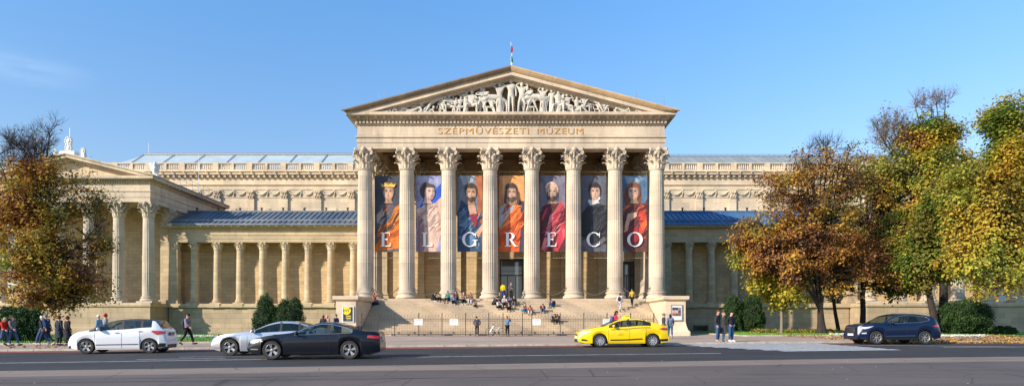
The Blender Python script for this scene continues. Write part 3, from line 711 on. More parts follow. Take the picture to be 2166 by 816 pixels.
# gilded inscription
def text_mesh(txt, size, depth, mat, width=None, sp=1.0):
    cu = bpy.data.curves.new('t', 'FONT'); cu.body = txt; cu.size = size; cu.extrude = depth; cu.align_x = 'CENTER'; cu.space_character = sp; cu.resolution_u = 3; cu.offset = -.012 if size > .6 else 0
    o = bpy.data.objects.new('t', cu); COL.objects.link(o); bpy.context.view_layer.update()
    me = bpy.data.meshes.new_from_object(o.evaluated_get(bpy.context.evaluated_depsgraph_get()))
    bpy.data.objects.remove(o); me.materials.clear(); me.materials.append(mat)
    a = np.empty(len(me.vertices)*3); me.vertices.foreach_get('co', a); a = a.reshape(-1, 3)
    c = (a.min(0)+a.max(0))/2; a[:, 0] -= c[0]
    if width: a[:, 0] *= width/(a[:, 0].max()-a[:, 0].min())
    b = np.stack([a[:, 0], -a[:, 2], a[:, 1]], 1); me.vertices.foreach_set('co', b.ravel()); me.update(); return me
put('inscription', text_mesh('SZÉPMŰVÉSZETI', .88, .02, M_GOLD, 9.0, 1.1), museum, (-2.86, 61.17, 20.05)); put('inscription', text_mesh('MÚZEUM', .88, .02, M_GOLD, 4.55, 1.1), museum, (4.78, 61.17, 20.05))
# ------------------------------------------------------------------ figures grown with the skin modifier
def skin_mesh(name, verts, edges, rad, sub=1, root=0):
    me = bpy.data.meshes.new('tmp'); me.from_pydata(verts, edges, []); o = bpy.data.objects.new('tmp', me); COL.objects.link(o)
    o.modifiers.new('s', 'SKIN')
    o.modifiers['s'].use_smooth_shade = True
    if not me.skin_vertices:
        me.attributes  # created with the modifier through bmesh layer
        import bmesh
        bm = bmesh.new(); bm.from_mesh(me); bm.verts.layers.skin.verify(); bm.to_mesh(me); bm.free()
    for i, r in enumerate(rad):
        sv = me.skin_vertices[0].data[i]; sv.radius = (r, r) if not hasattr(r, '__len__') else r; sv.use_root = (i == root)
    if sub: ss = o.modifiers.new('u', 'SUBSURF'); ss.levels = sub; ss.render_levels = sub
    bpy.context.view_layer.update()
    out = bpy.data.meshes.new_from_object(o.evaluated_get(bpy.context.evaluated_depsgraph_get()))
    out.name = name; bpy.data.objects.remove(o); bpy.data.meshes.remove(me)
    out.polygons.foreach_set('use_smooth', [True]*len(out.polygons)); return out
def mesh_append(mb, me, mi=0, mat=None):
    vs = [v.co if mat is None else mat @ v.co for v in me.vertices]; fs = [tuple(p.vertices) for p in me.polygons]
    k = mb.mi; mb.mi = mi; mb.add(vs, fs); mb.mi = k
# joints (front is -y).  order fixed: pel, spi, che, nec, hea, shL, elL, wrL, shR, elR, wrR, hiL, knL, anL, toL, hiR, knR, anR, toR
BASEJ = dict(pel=(0,0,.96), spi=(0,0,1.12), che=(0,0,1.34), nec=(0,0,1.49), hea=(0,-.02,1.635),
  shL=(.18,0,1.42), elL=(.23,.03,1.14), wrL=(.235,-.06,.90), shR=(-.18,0,1.42), elR=(-.23,.03,1.14), wrR=(-.235,-.06,.90),
  hiL=(.09,0,.90), knL=(.10,-.03,.50), anL=(.11,.02,.09), toL=(.13,-.15,.035), hiR=(-.09,0,.90), knR=(-.10,-.03,.50), anR=(-.11,.02,.09), toR=(-.13,-.15,.035))
def P(**kw): d = dict(BASEJ); d.update(kw); return d
POSES = {
 'stand': P(),
 'pockets': P(elL=(.30,.06,1.16), wrL=(.19,-.08,.98), elR=(-.30,.06,1.16), wrR=(-.19,-.08,.98), hea=(.03,-.03,1.63)),
 'walk': P(knL=(.10,-.20,.52), anL=(.11,-.30,.10), toL=(.12,-.46,.08), knR=(-.10,.08,.50), anR=(-.11,.36,.17), toR=(-.12,.24,.05), elL=(.23,.16,1.16), wrL=(.22,.14,.93), elR=(-.23,-.08,1.15), wrR=(-.22,-.26,.98), hea=(0,-.05,1.63)),
 'photo': P(elL=(.27,-.14,1.27), wrL=(.08,-.30,1.52), elR=(-.27,-.14,1.27), wrR=(-.08,-.30,1.52)),
 'armfold': P(elL=(.27,-.05,1.17), wrL=(.02,-.22,1.18), elR=(-.27,-.05,1.17), wrR=(-.04,-.22,1.13)),
 'bend': P(spi=(0,-.10,1.10), che=(0,-.30,1.24), nec=(0,-.42,1.33), hea=(0,-.54,1.37), shL=(.18,-.36,1.30), elL=(.2,-.44,1.03), wrL=(.1,-.58,.86), shR=(-.18,-.36,1.30), elR=(-.2,-.44,1.03), wrR=(-.1,-.58,.86)),
 'sit': P(pel=(0,0,.11), spi=(0,0,.27), che=(0,-.05,.49), nec=(0,-.09,.63), hea=(0,-.13,.78), shL=(.18,-.06,.56), elL=(.24,-.2,.33), wrL=(.12,-.40,.30), shR=(-.18,-.06,.56), elR=(-.24,-.2,.33), wrR=(-.12,-.40,.30),
   hiL=(.09,-.05,.10), knL=(.14,-.44,.20), anL=(.13,-.46,-.23), toL=(.14,-.62,-.28), hiR=(-.09,-.05,.10), knR=(-.14,-.44,.20), anR=(-.13,-.46,-.23), toR=(-.14,-.62,-.28)),
 'hunch': P(pel=(0,0,.11), spi=(0,-.03,.26), che=(0,-.17,.44), nec=(0,-.27,.55), hea=(0,-.38,.64), shL=(.18,-.2,.50), elL=(.24,-.36,.30), wrL=(.05,-.48,.33), shR=(-.18,-.2,.50), elR=(-.24,-.36,.30), wrR=(-.05,-.48,.33),
   hiL=(.09,-.05,.10), knL=(.13,-.40,.30), anL=(.12,-.38,-.08), toL=(.13,-.54,-.13), hiR=(-.09,-.05,.10), knR=(-.13,-.40,.30), anR=(-.12,-.38,-.08), toR=(-.13,-.54,-.13)),
 'drive': P(pel=(0,0,.11), spi=(0,.05,.27), che=(0,.1,.49), nec=(0,.1,.63), hea=(0,.07,.78), shL=(.18,.08,.56), elL=(.24,-.1,.38), wrL=(.17,-.36,.42), shR=(-.18,.08,.56), elR=(-.24,-.1,.38), wrR=(-.17,-.36,.42),
   hiL=(.09,-.05,.10), knL=(.14,-.44,.20), anL=(.13,-.62,-.12), toL=(.14,-.76,-.12), hiR=(-.09,-.05,.10), knR=(-.14,-.44,.20), anR=(-.13,-.62,-.12), toR=(-.14,-.76,-.12)),
}
BODY_E = [('pel','spi'),('spi','che'),('che','nec'),('nec','hea'),('che','shL'),('shL','elL'),('elL','wrL'),('che','shR'),('shR','elR'),('elR','wrR'),('pel','hiL'),('hiL','knL'),('knL','anL'),('anL','toL'),('pel','hiR'),('hiR','knR'),('knR','anR'),('anR','toR')]
BR = dict(pel=(.14,.10), spi=(.125,.095), che=(.15,.11), nec=.055, hea=.05, sh=.062, el=.042, wr=.028, hi=.085, kn=.056, an=.038, to=.032)
def chain(J, keys, edges, radf, sub=1):
    idx = {k: i for i, k in enumerate(keys)}
    return skin_mesh('m', [J[k] for k in keys], [(idx[a], idx[b]) for a, b in edges], [radf(k) for k in keys], sub)
def body_parts(pose, coat):
    key = (pose, coat)
    if key in BCACHE: return BCACHE[key]
    J = POSES[pose]; V = lambda k: Vector(J[k])
    keys = list(J.keys()); allE = BODY_E
    body = chain(J, keys, allE, lambda k: BR.get(k, BR.get(k[:2])))
    mb = MB(); mesh_append(mb, body)
    hd = V('hea'); up = (hd-V('nec')).normalized(); fw = Vector((0, -1, 0)); fw = (fw-up*fw.dot(up)).normalized(); sd = fw.cross(up)
    M = Matrix((sd, -fw, up)).transposed().to_4x4(); M.translation = hd
    h = MB(); h.ell((0, 0, .0), (.077, .095, .118), 14, 10); h.ell((0, -.02, -.065), (.055, .07, .055), 10, 6)
    h.hexa([(-.012,-.088,-.025),(.012,-.088,-.025),(.008,-.085,.02),(-.008,-.085,.02),(-.014,-.115,-.028),(.014,-.115,-.028),(.006,-.095,.02),(-.006,-.095,.02)])
    for s_ in (-1, 1): h.ell((s_*.078, .005, -.005), (.012, .022, .032), 6, 5)
    h.mi = 1
    for s_ in (-1, 1): h.ell((s_*.03, -.087, .012), (.012, .008, .007), 6, 4)
    h.mi = 2; h.ell((0, -.084, -.058), (.024, .010, .007), 6, 4)
    b0 = len(mb.v); mb.v += [tuple(M @ Vector(p)) for p in h.v]; mb.f += [tuple(i+b0 for i in f) for f in h.f]; mb.m += h.m
    for s_ in ('L', 'R'):    # hands: palm, four fingers, thumb
        wr, el = V('wr'+s_), V('el'+s_); d = (wr-el).normalized(); sx = 1 if s_ == 'L' else -1
        side = d.cross(Vector((sx, 0, .2))).normalized(); nrm = side.cross(d).normalized()
        mb.mi = 0; mb.tube([wr-d*.01, wr+d*.05, wr+d*.09], [.026, .036, .032], 6)
        for q, L_ in enumerate((.068, .078, .072, .056)):
            b = wr+d*.085+side*(q-1.5)*.018; mb.tube([b, b+d*L_*.5-nrm*.008*sx, b+d*L_*.85-nrm*.028*sx], [.0095, .0085, .006], 5)
        b = wr+d*.03+side*(-.034); mb.tube([b, b+d*.035-side*.022, b+d*.065-side*.024], [.012, .010, .008], 5)
    bodym = mesh_from(mb, 'person', [], 0)
    out = {'body': bodym}
    # jacket over torso and arms
    k2 = ['pel', 'spi', 'che', 'nk2', 'shL', 'elL', 'wrL', 'shR', 'elR', 'wrR']; J2 = dict(J); J2['nk2'] = tuple(V('che').lerp(V('nec'), .75))
    for s_ in ('L', 'R'): J2['wr'+s_] = tuple(V('el'+s_).lerp(V('wr'+s_), .93))
    if coat in ('jacket', 'coat'): J2['pel'] = tuple(V('pel')+Vector((0, 0, -.08 if pose not in ('sit', 'hunch', 'drive') else 0)))
    JR = dict(pel=(.175,.135), spi=(.16,.125), che=(.185,.14), nk2=.085, sh=.088, el=.066, wr=.05)
    jk = chain(J2, k2, [('pel','spi'),('spi','che'),('che','nk2'),('che','shL'),('shL','elL'),('elL','wrL'),('che','shR'),('shR','elR'),('elR','wrR')], lambda k: JR.get(k, JR.get(k[:2])))
    mb = MB(); mesh_append(mb, jk)
    if coat == 'coat':
        n = 18; pr = [(.19, 1.02), (.215, .85), (.24, .65), (.26, .46)]
        vs = []; 
        for r, z in pr:
            for i in range(n): a = 2*PI*i/n; rr = r*(1+.05*math.sin(5*a+z*3)); vs.append((rr*math.cos(a), rr*.78*math.sin(a), z))
        mb.add(vs, [(j*n+i, (j+1)*n+i, (j+1)*n+(i+1) % n, j*n+(i+1) % n) for j in range(3) for i in range(n)]+[tuple(3*n+i for i in range(n))])
    out['jacket'] = mesh_from(mb, 'jacket', [], 0)
    # trousers
    J3 = dict(J)
    for s_ in ('L', 'R'): J3['an'+s_] = tuple(V('kn'+s_).lerp(V('an'+s_), .93))
    TRr = dict(pel=(.155,.12), hi=.105, kn=.078, an=.062)
    tr = chain(J3, ['pel', 'hiL', 'knL', 'anL', 'hiR', 'knR', 'anR'], [('pel','hiL'),('hiL','knL'),('knL','anL'),('pel','hiR'),('hiR','knR'),('knR','anR')], lambda k: TRr.get(k, TRr.get(k[:2])))
    tr.name = 'trousers'; out['trousers'] = tr
    mb = MB()
    for s_ in ('L', 'R'):
        a, t = V('an'+s_), V('to'+s_); d = t-a; d.normalize(); heel = a-Vector((0, -.05, .035))
        mb.tube([heel, a*.5+t*.5-Vector((0, 0, .012)), t-Vector((0, 0, .0)), t+(t-a).normalized()*.06], [.045, .052, .048, .03], 8)
    out['shoes'] = mesh_from(mb, 'shoes', [], 60)
    def hairmesh(kind):
        h = MB()
        n, m = 14, 8; vs = []; fs = []
        if kind == 'cap': 
            h.ell((0, .006, .05), (.092, .108, .085), 14, 8); h.ell((0, -.10, .045), (.06, .05, .012), 10, 4)
        else:
            for j in range(m+1):
                ph = PI/2*(1-j/m*1.35)
                for i in range(n):
                    a = 2*PI*i/n; front = max(0, -math.sin(a)); 
                    p = ph if front < .35 else max(ph, .38)
                    vs.append((.088*math.cos(p)*math.cos(a), .107*math.cos(p)*math.sin(a)+.008, .128*math.sin(p)+.004))
            h.add(vs, [(j*n+i, j*n+(i+1) % n, (j+1)*n+(i+1) % n, (j+1)*n+i) for j in range(m) for i in range(n)])
            if kind == 'long': h.ell((0, .05, -.09), (.085, .055, .17), 12, 8); h.ell((0, .0, .02), (.098, .10, .11), 12, 8) if False else None
            if kind == 'bun': h.ell((0, .12, .05), (.045, .045, .045), 8, 6)
            if kind == 'curly': h.ell((0, .03, .02), (.11, .105, .125), 12, 8)
            if kind == 'hood': h.ell((0, .03, .0), (.11, .10, .145), 12, 8)
        vv = [tuple(M @ Vector(p)) for p in h.v]; h.v = vv; return mesh_from(h, 'hair', [], 0)
    out['hairf'] = hairmesh; out['hairs'] = {}
    BCACHE[key] = out; return out
BCACHE = {}
CM = {}
def cloth(c, rough=.85):
    k = tuple(c)
    if k not in CM:
        CM[k] = plain('cloth '+str(len(CM)), c, rough, var=.22, vs=14, spec=.2)
    return CM[k]
SKIN = plain('skin', (.52, .30, .21), .6); M_EYE = plain('dark eye', (.03, .02, .02), .4); M_LIP = plain('lips', (.35, .12, .10), .6)
def mcopy(me, mats):
    m = me.copy(); m.materials.clear()
    for x in mats: m.materials.append(x)
    return m
def person(label, x, y, z, rz, pose, jc, tc_, hc, coat='shirt', hair='short', sc=1.0, shoe=(.03, .03, .03), extra=None, group=None):
    bp_ = body_parts(pose, coat)
    b = bpy.data.objects.new('person', mcopy(bp_['body'], [SKIN, M_EYE, M_LIP])); COL.objects.link(b)
    b.location = (x, y, z); b.rotation_euler.z = rz; b.scale = (sc, sc, sc); tag(b, label, 'person', group)
    def ch(name, me, mats):
        o = bpy.data.objects.new(name, mcopy(me, mats)); COL.objects.link(o); o.parent = b; return o
    ch({'shirt': 'shirt', 'jacket': 'jacket', 'coat': 'coat'}[coat], bp_['jacket'], [cloth(jc)])
    ch('trousers', bp_['trousers'], [cloth(tc_)]); ch('shoes', bp_['shoes'], [cloth(shoe)])
    if hair not in bp_['hairs']: bp_['hairs'][hair] = bp_['hairf'](hair)
    ch({'cap': 'cap', 'hood': 'hood'}.get(hair, 'hair'), bp_['hairs'][hair], [cloth(hc)])
    J = POSES[pose]
    if extra in ('backpack', 'blackpack', 'bluepack'):
        c = Vector(J['che']); s = Vector(J['spi']); mb = MB(); mid = (c+s)/2+Vector((0, .21, 0)); mb.ell(mid, (.15, .10, .22), 12, 8); mb.ell(mid+Vector((0, .08, -.06)), (.10, .05, .11), 10, 6)
        for sx in (-.11, .11): mb.tube([mid+Vector((sx, -.02, .18)), Vector((sx, -.05, c.z+.08)), Vector((sx, -.15, c.z-.1)), mid+Vector((sx, 0, -.16))], .014, 5)
        o = ch('rucksack', mesh_from(mb, 'rucksack', [], 60), [cloth({'backpack': (.05, .05, .07), 'blackpack': (.03, .03, .035), 'bluepack': (.04, .10, .25)}[extra])])
    if extra == 'bag':
        wr = Vector(J['wrL']); mb = MB(); mb.box(wr.x-.05, wr.x+.07, wr.y-.16, wr.y+.14, wr.z-.42, wr.z-.14); mb.tube([(wr.x, wr.y-.1, wr.z-.15), (wr.x, wr.y-.02, wr.z-.02), (wr.x, wr.y+.08, wr.z-.15)], .01, 5)
        ch('bag', mesh_from(mb, 'bag', [], 60), [cloth((.05, .04, .04))])
    return b
DK = (.025, .026, .03); JE = (.05, .09, .19); NV = (.015, .03, .075); GY = (.12, .12, .13); WH = (.65, .66, .68); BRN = (.07, .04, .025); BLK = (.012, .012, .014)
R90 = PI/2    # facing: 0 = towards the camera, +90 = to the right (+x), -90 = left
def at(px, Y): return PX(px, Y)
def pstreet(label, px, Y, rz, pose, *a, **k):
    X = at(px, Y); return person(label, X, Y, G(X, Y)+.005, rz, pose, *a, **k)
pstreet('blonde person in a red sweater and jeans walking at the left edge of the picture', 9, 35.0, R90, 'walk', (.55, .02, .02), JE, (.45, .28, .12), hair='long', sc=.93)
pstreet('person in a black and white plaid coat walking beside the red sweater', 26, 35.2, R90, 'walk', (.16, .14, .15), JE, BRN, coat='jacket', hair='long', sc=.97)
pstreet('white haired person in a dark jacket half hidden behind the tall navy suit', 90, 36.3, -R90, 'walk', DK, JE, (.6, .58, .54), coat='jacket', sc=.98, shoe=(.5, .45, .42))
pstreet('tall grey haired person in a navy blue coat striding left along the kerb', 98, 35.6, -R90, 'walk', (.015, .045, .11), (.02, .03, .06), (.22, .20, .18), coat='jacket', sc=1.03, shoe=(.45, .35, .4))
pstreet('person with auburn hair in a long dark blue coat', 125, 35.4, PI-.3, 'stand', (.025, .035, .05), DK, (.14, .035, .02), coat='coat', hair='curly', sc=.98)
pstreet('person with brown hair in a long black coat beside the white car', 143, 35.3, PI-.5, 'stand', (.022, .02, .024), DK, (.10, .03, .02), coat='coat', hair='curly', sc=.96)
pstreet('person in a pale blue jacket and white hat behind the white car', 209, 37.6, -R90, 'stand', (.16, .30, .40), DK, (.6, .6, .58), coat='jacket', hair='cap', sc=1.0)
pstreet('person with a red hat and grey jacket behind the white car', 223, 38.2, 2.4, 'stand', (.20, .24, .30), DK, (.45, .03, .02), coat='jacket', hair='curly', sc=1.05)
pstreet('person in dark cap and grey jacket with rucksack walking right behind the white car', 396, 35.3, R90, 'walk', (.20, .17, .21), BLK, (.03, .02, .03), coat='jacket', hair='cap', sc=1.02, extra='backpack')
pstreet('dark haired person in black standing beyond the black car roof', 684, 45.5, PI, 'stand', DK, DK, (.10, .03, .02), hair='long', sc=.98)
pstreet('person in a pink hood standing beyond the black car roof', 692, 46.0, PI-.4, 'stand', (.40, .22, .22), DK, (.50, .28, .30), coat='jacket', hair='hood', sc=.98)
pstreet('person in a navy jacket bowing the head near the left poster', 711, 45.0, -R90-.4, 'stand', (.02, .05, .12), DK, (.16, .07, .03), coat='jacket', sc=1.02)
pstreet('person in dark grey seen from behind at the fence', 1009, 51.3, PI, 'pockets', (.05, .055, .07), (.03, .03, .04), BLK, coat='jacket', sc=.95)
pstreet('person in a blue denim jacket taking a photo at the fence', 1073, 51.2, PI-.5, 'photo', (.07, .17, .30), BLK, (.25, .10, .03), coat='jacket', hair='long', sc=.96)
pstreet('person in a red coat with long dark hair behind the yellow taxi', 1302, 37.0, R90, 'walk', (.55, .02, .05), NV, (.05, .02, .015), coat='jacket', hair='long', sc=1.05, extra='bluepack')
pstreet('fair haired person in a dark jacket behind the taxi boot', 1404, 42.5, R90, 'stand', (.05, .04, .045), DK, (.22, .12, .06), coat='jacket', hair='bun', sc=1.0)
pstreet('dark haired person in a blue denim coat and jeans by the right poster', 1418, 43.6, PI-.2, 'walk', (.10, .15, .24), (.03, .10, .20), BLK, coat='jacket', hair='long', sc=.98, shoe=(.5, .5, .5))
pstreet('tallest of the three by the crossing, in a black leather jacket with grey sleeves', 1518, 34.85, R90-.7, 'stand', (.03, .03, .035), (.035, .08, .16), BRN, coat='jacket', sc=1.03, shoe=(.3, .25, .22), extra='bag')
pstreet('person in a beige coat and pale blue trousers between the two black jackets', 1530, 35.3, R90-.5, 'pockets', (.42, .30, .19), (.25, .42, .45), (.35, .2, .1), coat='coat', hair='bun', sc=.95, shoe=(.5, .5, .5))
pstreet('person in a short black leather jacket and blue jeans right of the beige coat', 1546, 35.0, .5, 'pockets', (.02, .022, .03), (.03, .08, .19), BLK, coat='jacket', sc=.98, shoe=(.6, .6, .6))
def step_at(py):
    """stair whose nosing lies nearest this picture row"""
    best = None
    for k in range(NS):
        z = SZ0+RS*(k+1); y = SY0+TR*k; q = YH-(z-EYE)*FPX/y
        if best is None or abs(q-py) < best[0]: best = (abs(q-py), k, y, z)
    return best[1:]
def psit(label, px, py, rz, pose, *a, dy=.10, **k):
    kk, y, z = step_at(py); X = at(px, y); g = person(label, X, y+dy+(.0 if pose != 'hunch' else .05), z+.002, rz, pose, *a, **k); return g
def pstair(label, px, py, rz, pose, *a, **k):
    kk, y, z = step_at(py); X = at(px, y); return person(label, X, y+.2, z+.003, rz, pose, *a, **k)
GS = 'people sitting on the museum stairs'
psit('person in black sitting leftmost on the top stair before the left columns', 915, 636, .9, 'hunch', BLK, DK, BLK, group=GS, shoe=(.5, .5, .5))
psit('person in a pale green and black jacket sitting second from left on the top stair', 930, 636, -.2, 'hunch', (.22, .30, .20), DK, (.10, .06, .04), group=GS, shoe=(.6, .6, .6))
psit('person in a teal shirt sitting on the top stair', 948, 636, -.3, 'sit', (.02, .20, .20), DK, BLK, group=GS)
psit('person in a bright blue jacket sitting below the teal shirt', 959, 641, .1, 'hunch', (.02, .20, .50), BLK, (.12, .06, .03), group=GS, shoe=(.5, .5, .5))
psit('person in a dark jacket with red sleeves behind the bright blue jacket', 965, 636, -.2, 'sit', (.10, .03, .03), BLK, BRN, group=GS)
psit('white haired person in a tan sweater sitting on the stairs', 980, 638, .2, 'sit', (.30, .20, .14), BLK, (.6, .58, .55), group=GS, shoe=(.6, .6, .6))
psit('long dark haired person in white trousers at the right end of the upper left group', 996, 638, -.2, 'sit', (.16, .09, .07), (.55, .55, .55), BLK, hair='long', group=GS)
psit('small person with a pink top and dark trousers sitting lowest of the upper left group', 1004, 648, .4, 'hunch', (.40, .22, .20), BLK, (.20, .1, .06), sc=.72, group=GS)
pstair('person in a bright yellow jacket standing before the dark entrance door', 1064, 634, PI-.4, 'stand', (.62, .42, .01), (.02, .07, .20), BRN, coat='jacket', sc=1.0)
pstair('person in a dark outfit with a white scarf standing right of the yellow jacket', 1081, 636, .3, 'armfold', (.10, .10, .12), DK, (.25, .05, .04), coat='jacket', sc=1.0)
psit('person in dark grey bent far forward at the left of the central group', 1043, 646, 1.2, 'hunch', (.05, .05, .06), DK, BLK, sc=1.1, group=GS)
psit('fair haired person in a dark jacket high in the central group', 1058, 638, -.2, 'sit', (.04, .045, .06), NV, (.35, .2, .1), hair='long', group=GS)
psit('person in a white top with dark trousers lowest of the central group', 1054, 652, .4, 'hunch', (.55, .55, .55), BLK, BRN, group=GS)
psit('person wrapped in a cream scarf in the middle of the central group', 1067, 645, .1, 'sit', (.5, .46, .40), DK, (.6, .52, .42), hair='hood', group=GS)
psit('person in a light blue jacket in the central group', 1078, 641, 0, 'hunch', (.08, .25, .50), NV, (.12, .04, .02), group=GS)
psit('brown haired person in black sitting low at the right of the cream scarf', 1077, 655, -.1, 'hunch', DK, BLK, (.22, .10, .04), shoe=(.45, .25, .1), group=GS)
psit('person in black at the right end of the central group', 1088, 646, -.2, 'sit', BLK, GY, (.28, .12, .06), group=GS)
psit('person in a tan coat and blue jeans sitting beside the orange jacket', 1107, 660, .5, 'hunch', (.35, .24, .14), (.02, .16, .33), (.25, .15, .08), group=GS)
psit('person in an orange jacket sitting with head bowed', 1121, 663, 0, 'hunch', (.50, .09, .01), (.5, .5, .5), BLK, group=GS)
psit('person in a plum jacket and jeans sitting alone', 1148, 658, 0, 'hunch', (.08, .02, .045), (.05, .12, .28), (.15, .05, .03), group=GS)
psit('person in a dark purple jacket with a rucksack sitting alone, highest on the right', 1171, 648, -.9, 'hunch', (.03, .025, .09), (.02, .08, .20), BLK, extra='blackpack', group=GS)
psit('left one of two dark clothed people sitting behind the fence', 1170, 682, .4, 'hunch', (.02, .022, .03), BLK, BLK, group=GS)
psit('right one of two dark clothed people sitting behind the fence', 1180, 682, -.2, 'hunch', (.022, .025, .03), BLK, (.09, .02, .02), shoe=(.6, .6, .6), group=GS)
psit('person in a green hat and dark coat sitting by the left stair wall', 789, 641, .2, 'hunch', (.04, .09, .045), NV, (.03, .12, .03), group=GS, sc=1.05)
psit('person in a crimson hood sitting beside the green hat', 792, 637, -.3, 'sit', (.40, .05, .06), NV, (.55, .03, .04), hair='hood', group=GS)
psit('person in brown with turquoise shoes on the stairs below the crimson hood', 797, 645, -.7, 'hunch', (.17, .10, .06), NV, (.25, .12, .05), group=GS, shoe=(.10, .35, .28))
pstair('person in a white shirt and pale trousers with a black bag climbing the right stairs', 1312, 659, PI-.5, 'walk', (.62, .62, .64), (.42, .43, .46), BLK, sc=.98, extra='blackpack')
pstair('person in a mustard top and black leggings coming down the right stairs', 1338, 649, -.5, 'walk', (.42, .28, .04), BLK, BRN, sc=.98)
# ------------------------------------------------------------------ pediment sculpture: generic classical figures
def statue(px, top, pose, rz=0, drape=False, flip=False, tiltx=0, hs=None, yoff=0):
    Y = 60.95+yoff; X = PX(px, Y); z0 = 21.97; H = PZ(top, Y)-z0
    k = ('st', pose)
    if k not in BCACHE:
        J = SPOSE[pose]; RR = {a: (tuple(v*1.12 for v in b) if hasattr(b, '__len__') else b*1.2) for a, b in BR.items()}
        m = chain(J, list(J.keys()), BODY_E, lambda q: RR.get(q, RR.get(q[:2]))); BCACHE[k] = m
    J = SPOSE[pose]; zs = [p[2] for p in J.values()]; zmin = min(zs)-.04; zmax = max(max(zs), J['hea'][2]+.13)
    mb = MB(); mesh_append(mb, BCACHE[k]); mb.ell(J['hea'], (.10, .115, .14), 10, 8); mb.ell((J['hea'][0], J['hea'][1]+.02, J['hea'][2]+.03), (.115, .12, .12), 8, 6)
    if drape:
        n = 20; vs = []; pr = [(.13, 1.1), (.16, .85), (.17, .5), (.20, .05)]
        for r, z in pr:
            for i in range(n): a = 2*PI*i/n; rr = r*(1+.11*math.sin(7*a+z*2)); vs.append((rr*math.cos(a)+.12*(1.1-z)*(.5 if drape == 2 else 0), rr*.75*math.sin(a), z))
        mb.add(vs, [(j*n+i, (j+1)*n+i, (j+1)*n+(i+1) % n, j*n+(i+1) % n) for j in range(3) for i in range(n)])
    s = H/(zmax-zmin); ca, sa = math.cos(rz), math.sin(rz); out = []
    for x, y, z in mb.v:
        x, y, z = x*s, y*s, (z-zmin)*s
        if flip: x = -x
        out.append((x*ca-y*sa, (x*sa+y*ca)*.8, z))
    mb.v = out
    if flip: mb.f = [tuple(reversed(f)) for f in mb.f]
    b = put('statue', mesh_from(mb, 'statue', S_STAT, 60), tymp, (X, Y, z0)); return b
def SP(**k): return P(**k)
SPOSE = {
 'hero': SP(elR=(-.42,-.02,1.36), wrR=(-.60,-.05,1.42), elL=(.26,.02,1.12), wrL=(.25,-.05,.86)),
 'armsup': SP(shL=(.18,0,1.46), elL=(.36,-.02,1.58), wrL=(.14,-.04,1.76), shR=(-.18,0,1.46), elR=(-.34,-.02,1.62), wrR=(-.10,-.05,1.72), knL=(.16,-.1,.5), anR=(-.22,0,.08), knR=(-.18,0,.5)),
 'wide': SP(anL=(.42,0,.08), knL=(.28,-.05,.48), anR=(-.28,0,.08), knR=(-.22,-.05,.5), elL=(.36,-.1,1.22), wrL=(.12,-.2,1.2), elR=(-.36,-.1,1.25), wrR=(-.05,-.25,1.15), toL=(.52,-.1,.03), toR=(-.38,-.1,.03)),
 'grap': SP(pel=(0,0,.9), che=(.14,0,1.26), nec=(.2,0,1.4), hea=(.28,-.02,1.52), shL=(.3,0,1.32), elL=(.46,-.06,1.1), wrL=(.58,-.1,1.3), shR=(-.02,0,1.38), elR=(.1,-.14,1.14), wrR=(.36,-.2,1.15), knL=(.24,-.08,.5), anL=(.22,0,.08), knR=(-.22,0,.5), anR=(-.40,0,.08), toR=(-.5,-.05,.03)),
 'kneel': SP(pel=(0,0,.5), spi=(.02,0,.66), che=(.08,-.02,.88), nec=(.1,0,1.02), hea=(.12,-.02,1.16), shL=(.26,0,.96), elL=(.44,-.05,.9), wrL=(.62,-.1,1.04), shR=(-.1,0,.98), elR=(-.26,-.1,.8), wrR=(-.1,-.22,.68), hiL=(.09,-.02,.46), knL=(.42,-.1,.52), anL=(.4,-.05,.08), toL=(.54,-.1,.03), hiR=(-.09,0,.44), knR=(-.16,-.16,.08), anR=(-.52,0,.08), toR=(-.62,0,.04)),
 'arch': SP(pel=(-.3,0,.62), spi=(-.1,0,.78), che=(.14,0,.86), nec=(.3,0,.86), hea=(.42,-.02,.9), shL=(.2,-.08,.9), elL=(.38,-.12,.66), wrL=(.46,-.12,.4), shR=(.16,.08,.86), elR=(.4,-.02,1.02), wrR=(.62,-.02,.98), hiL=(-.36,-.06,.58), knL=(-.5,-.12,.3), anL=(-.66,-.1,.07), toL=(-.54,-.12,.03), hiR=(-.38,.05,.56), knR=(-.62,0,.36), anR=(-.86,0,.08), toR=(-.78,-.05,.03)),
 'recline': SP(pel=(-.1,0,.16), spi=(.08,0,.2), che=(.28,0,.32), nec=(.4,0,.44), hea=(.48,-.02,.56), shL=(.4,-.1,.38), elL=(.52,-.14,.14), wrL=(.34,-.2,.08), shR=(.28,.1,.4), elR=(.1,-.1,.42), wrR=(-.06,-.16,.3), hiL=(-.18,-.06,.16), knL=(-.5,-.1,.34), anL=(-.78,-.08,.09), toL=(-.9,-.1,.06), hiR=(-.18,.05,.14), knR=(-.56,0,.16), anR=(-.95,0,.08), toR=(-1.06,0,.06)),
 'seated': SP(pel=(0,0,.5), spi=(0,0,.66), che=(0,-.02,.9), nec=(0,0,1.05), hea=(.02,-.02,1.2), shL=(.18,0,.98), elL=(.34,-.08,.8), wrL=(.1,-.24,.8), shR=(-.18,0,.98), elR=(-.36,-.05,1.0), wrR=(-.2,-.1,1.2), hiL=(.1,-.04,.46), knL=(.3,-.3,.5), anL=(.26,-.26,.08), toL=(.32,-.4,.03), hiR=(-.1,-.04,.46), knR=(-.3,-.25,.46), anR=(-.36,-.2,.08), toR=(-.42,-.34,.03)),
}
tymp = [o for o in museum.children if o.name.startswith('tympanum')][0]
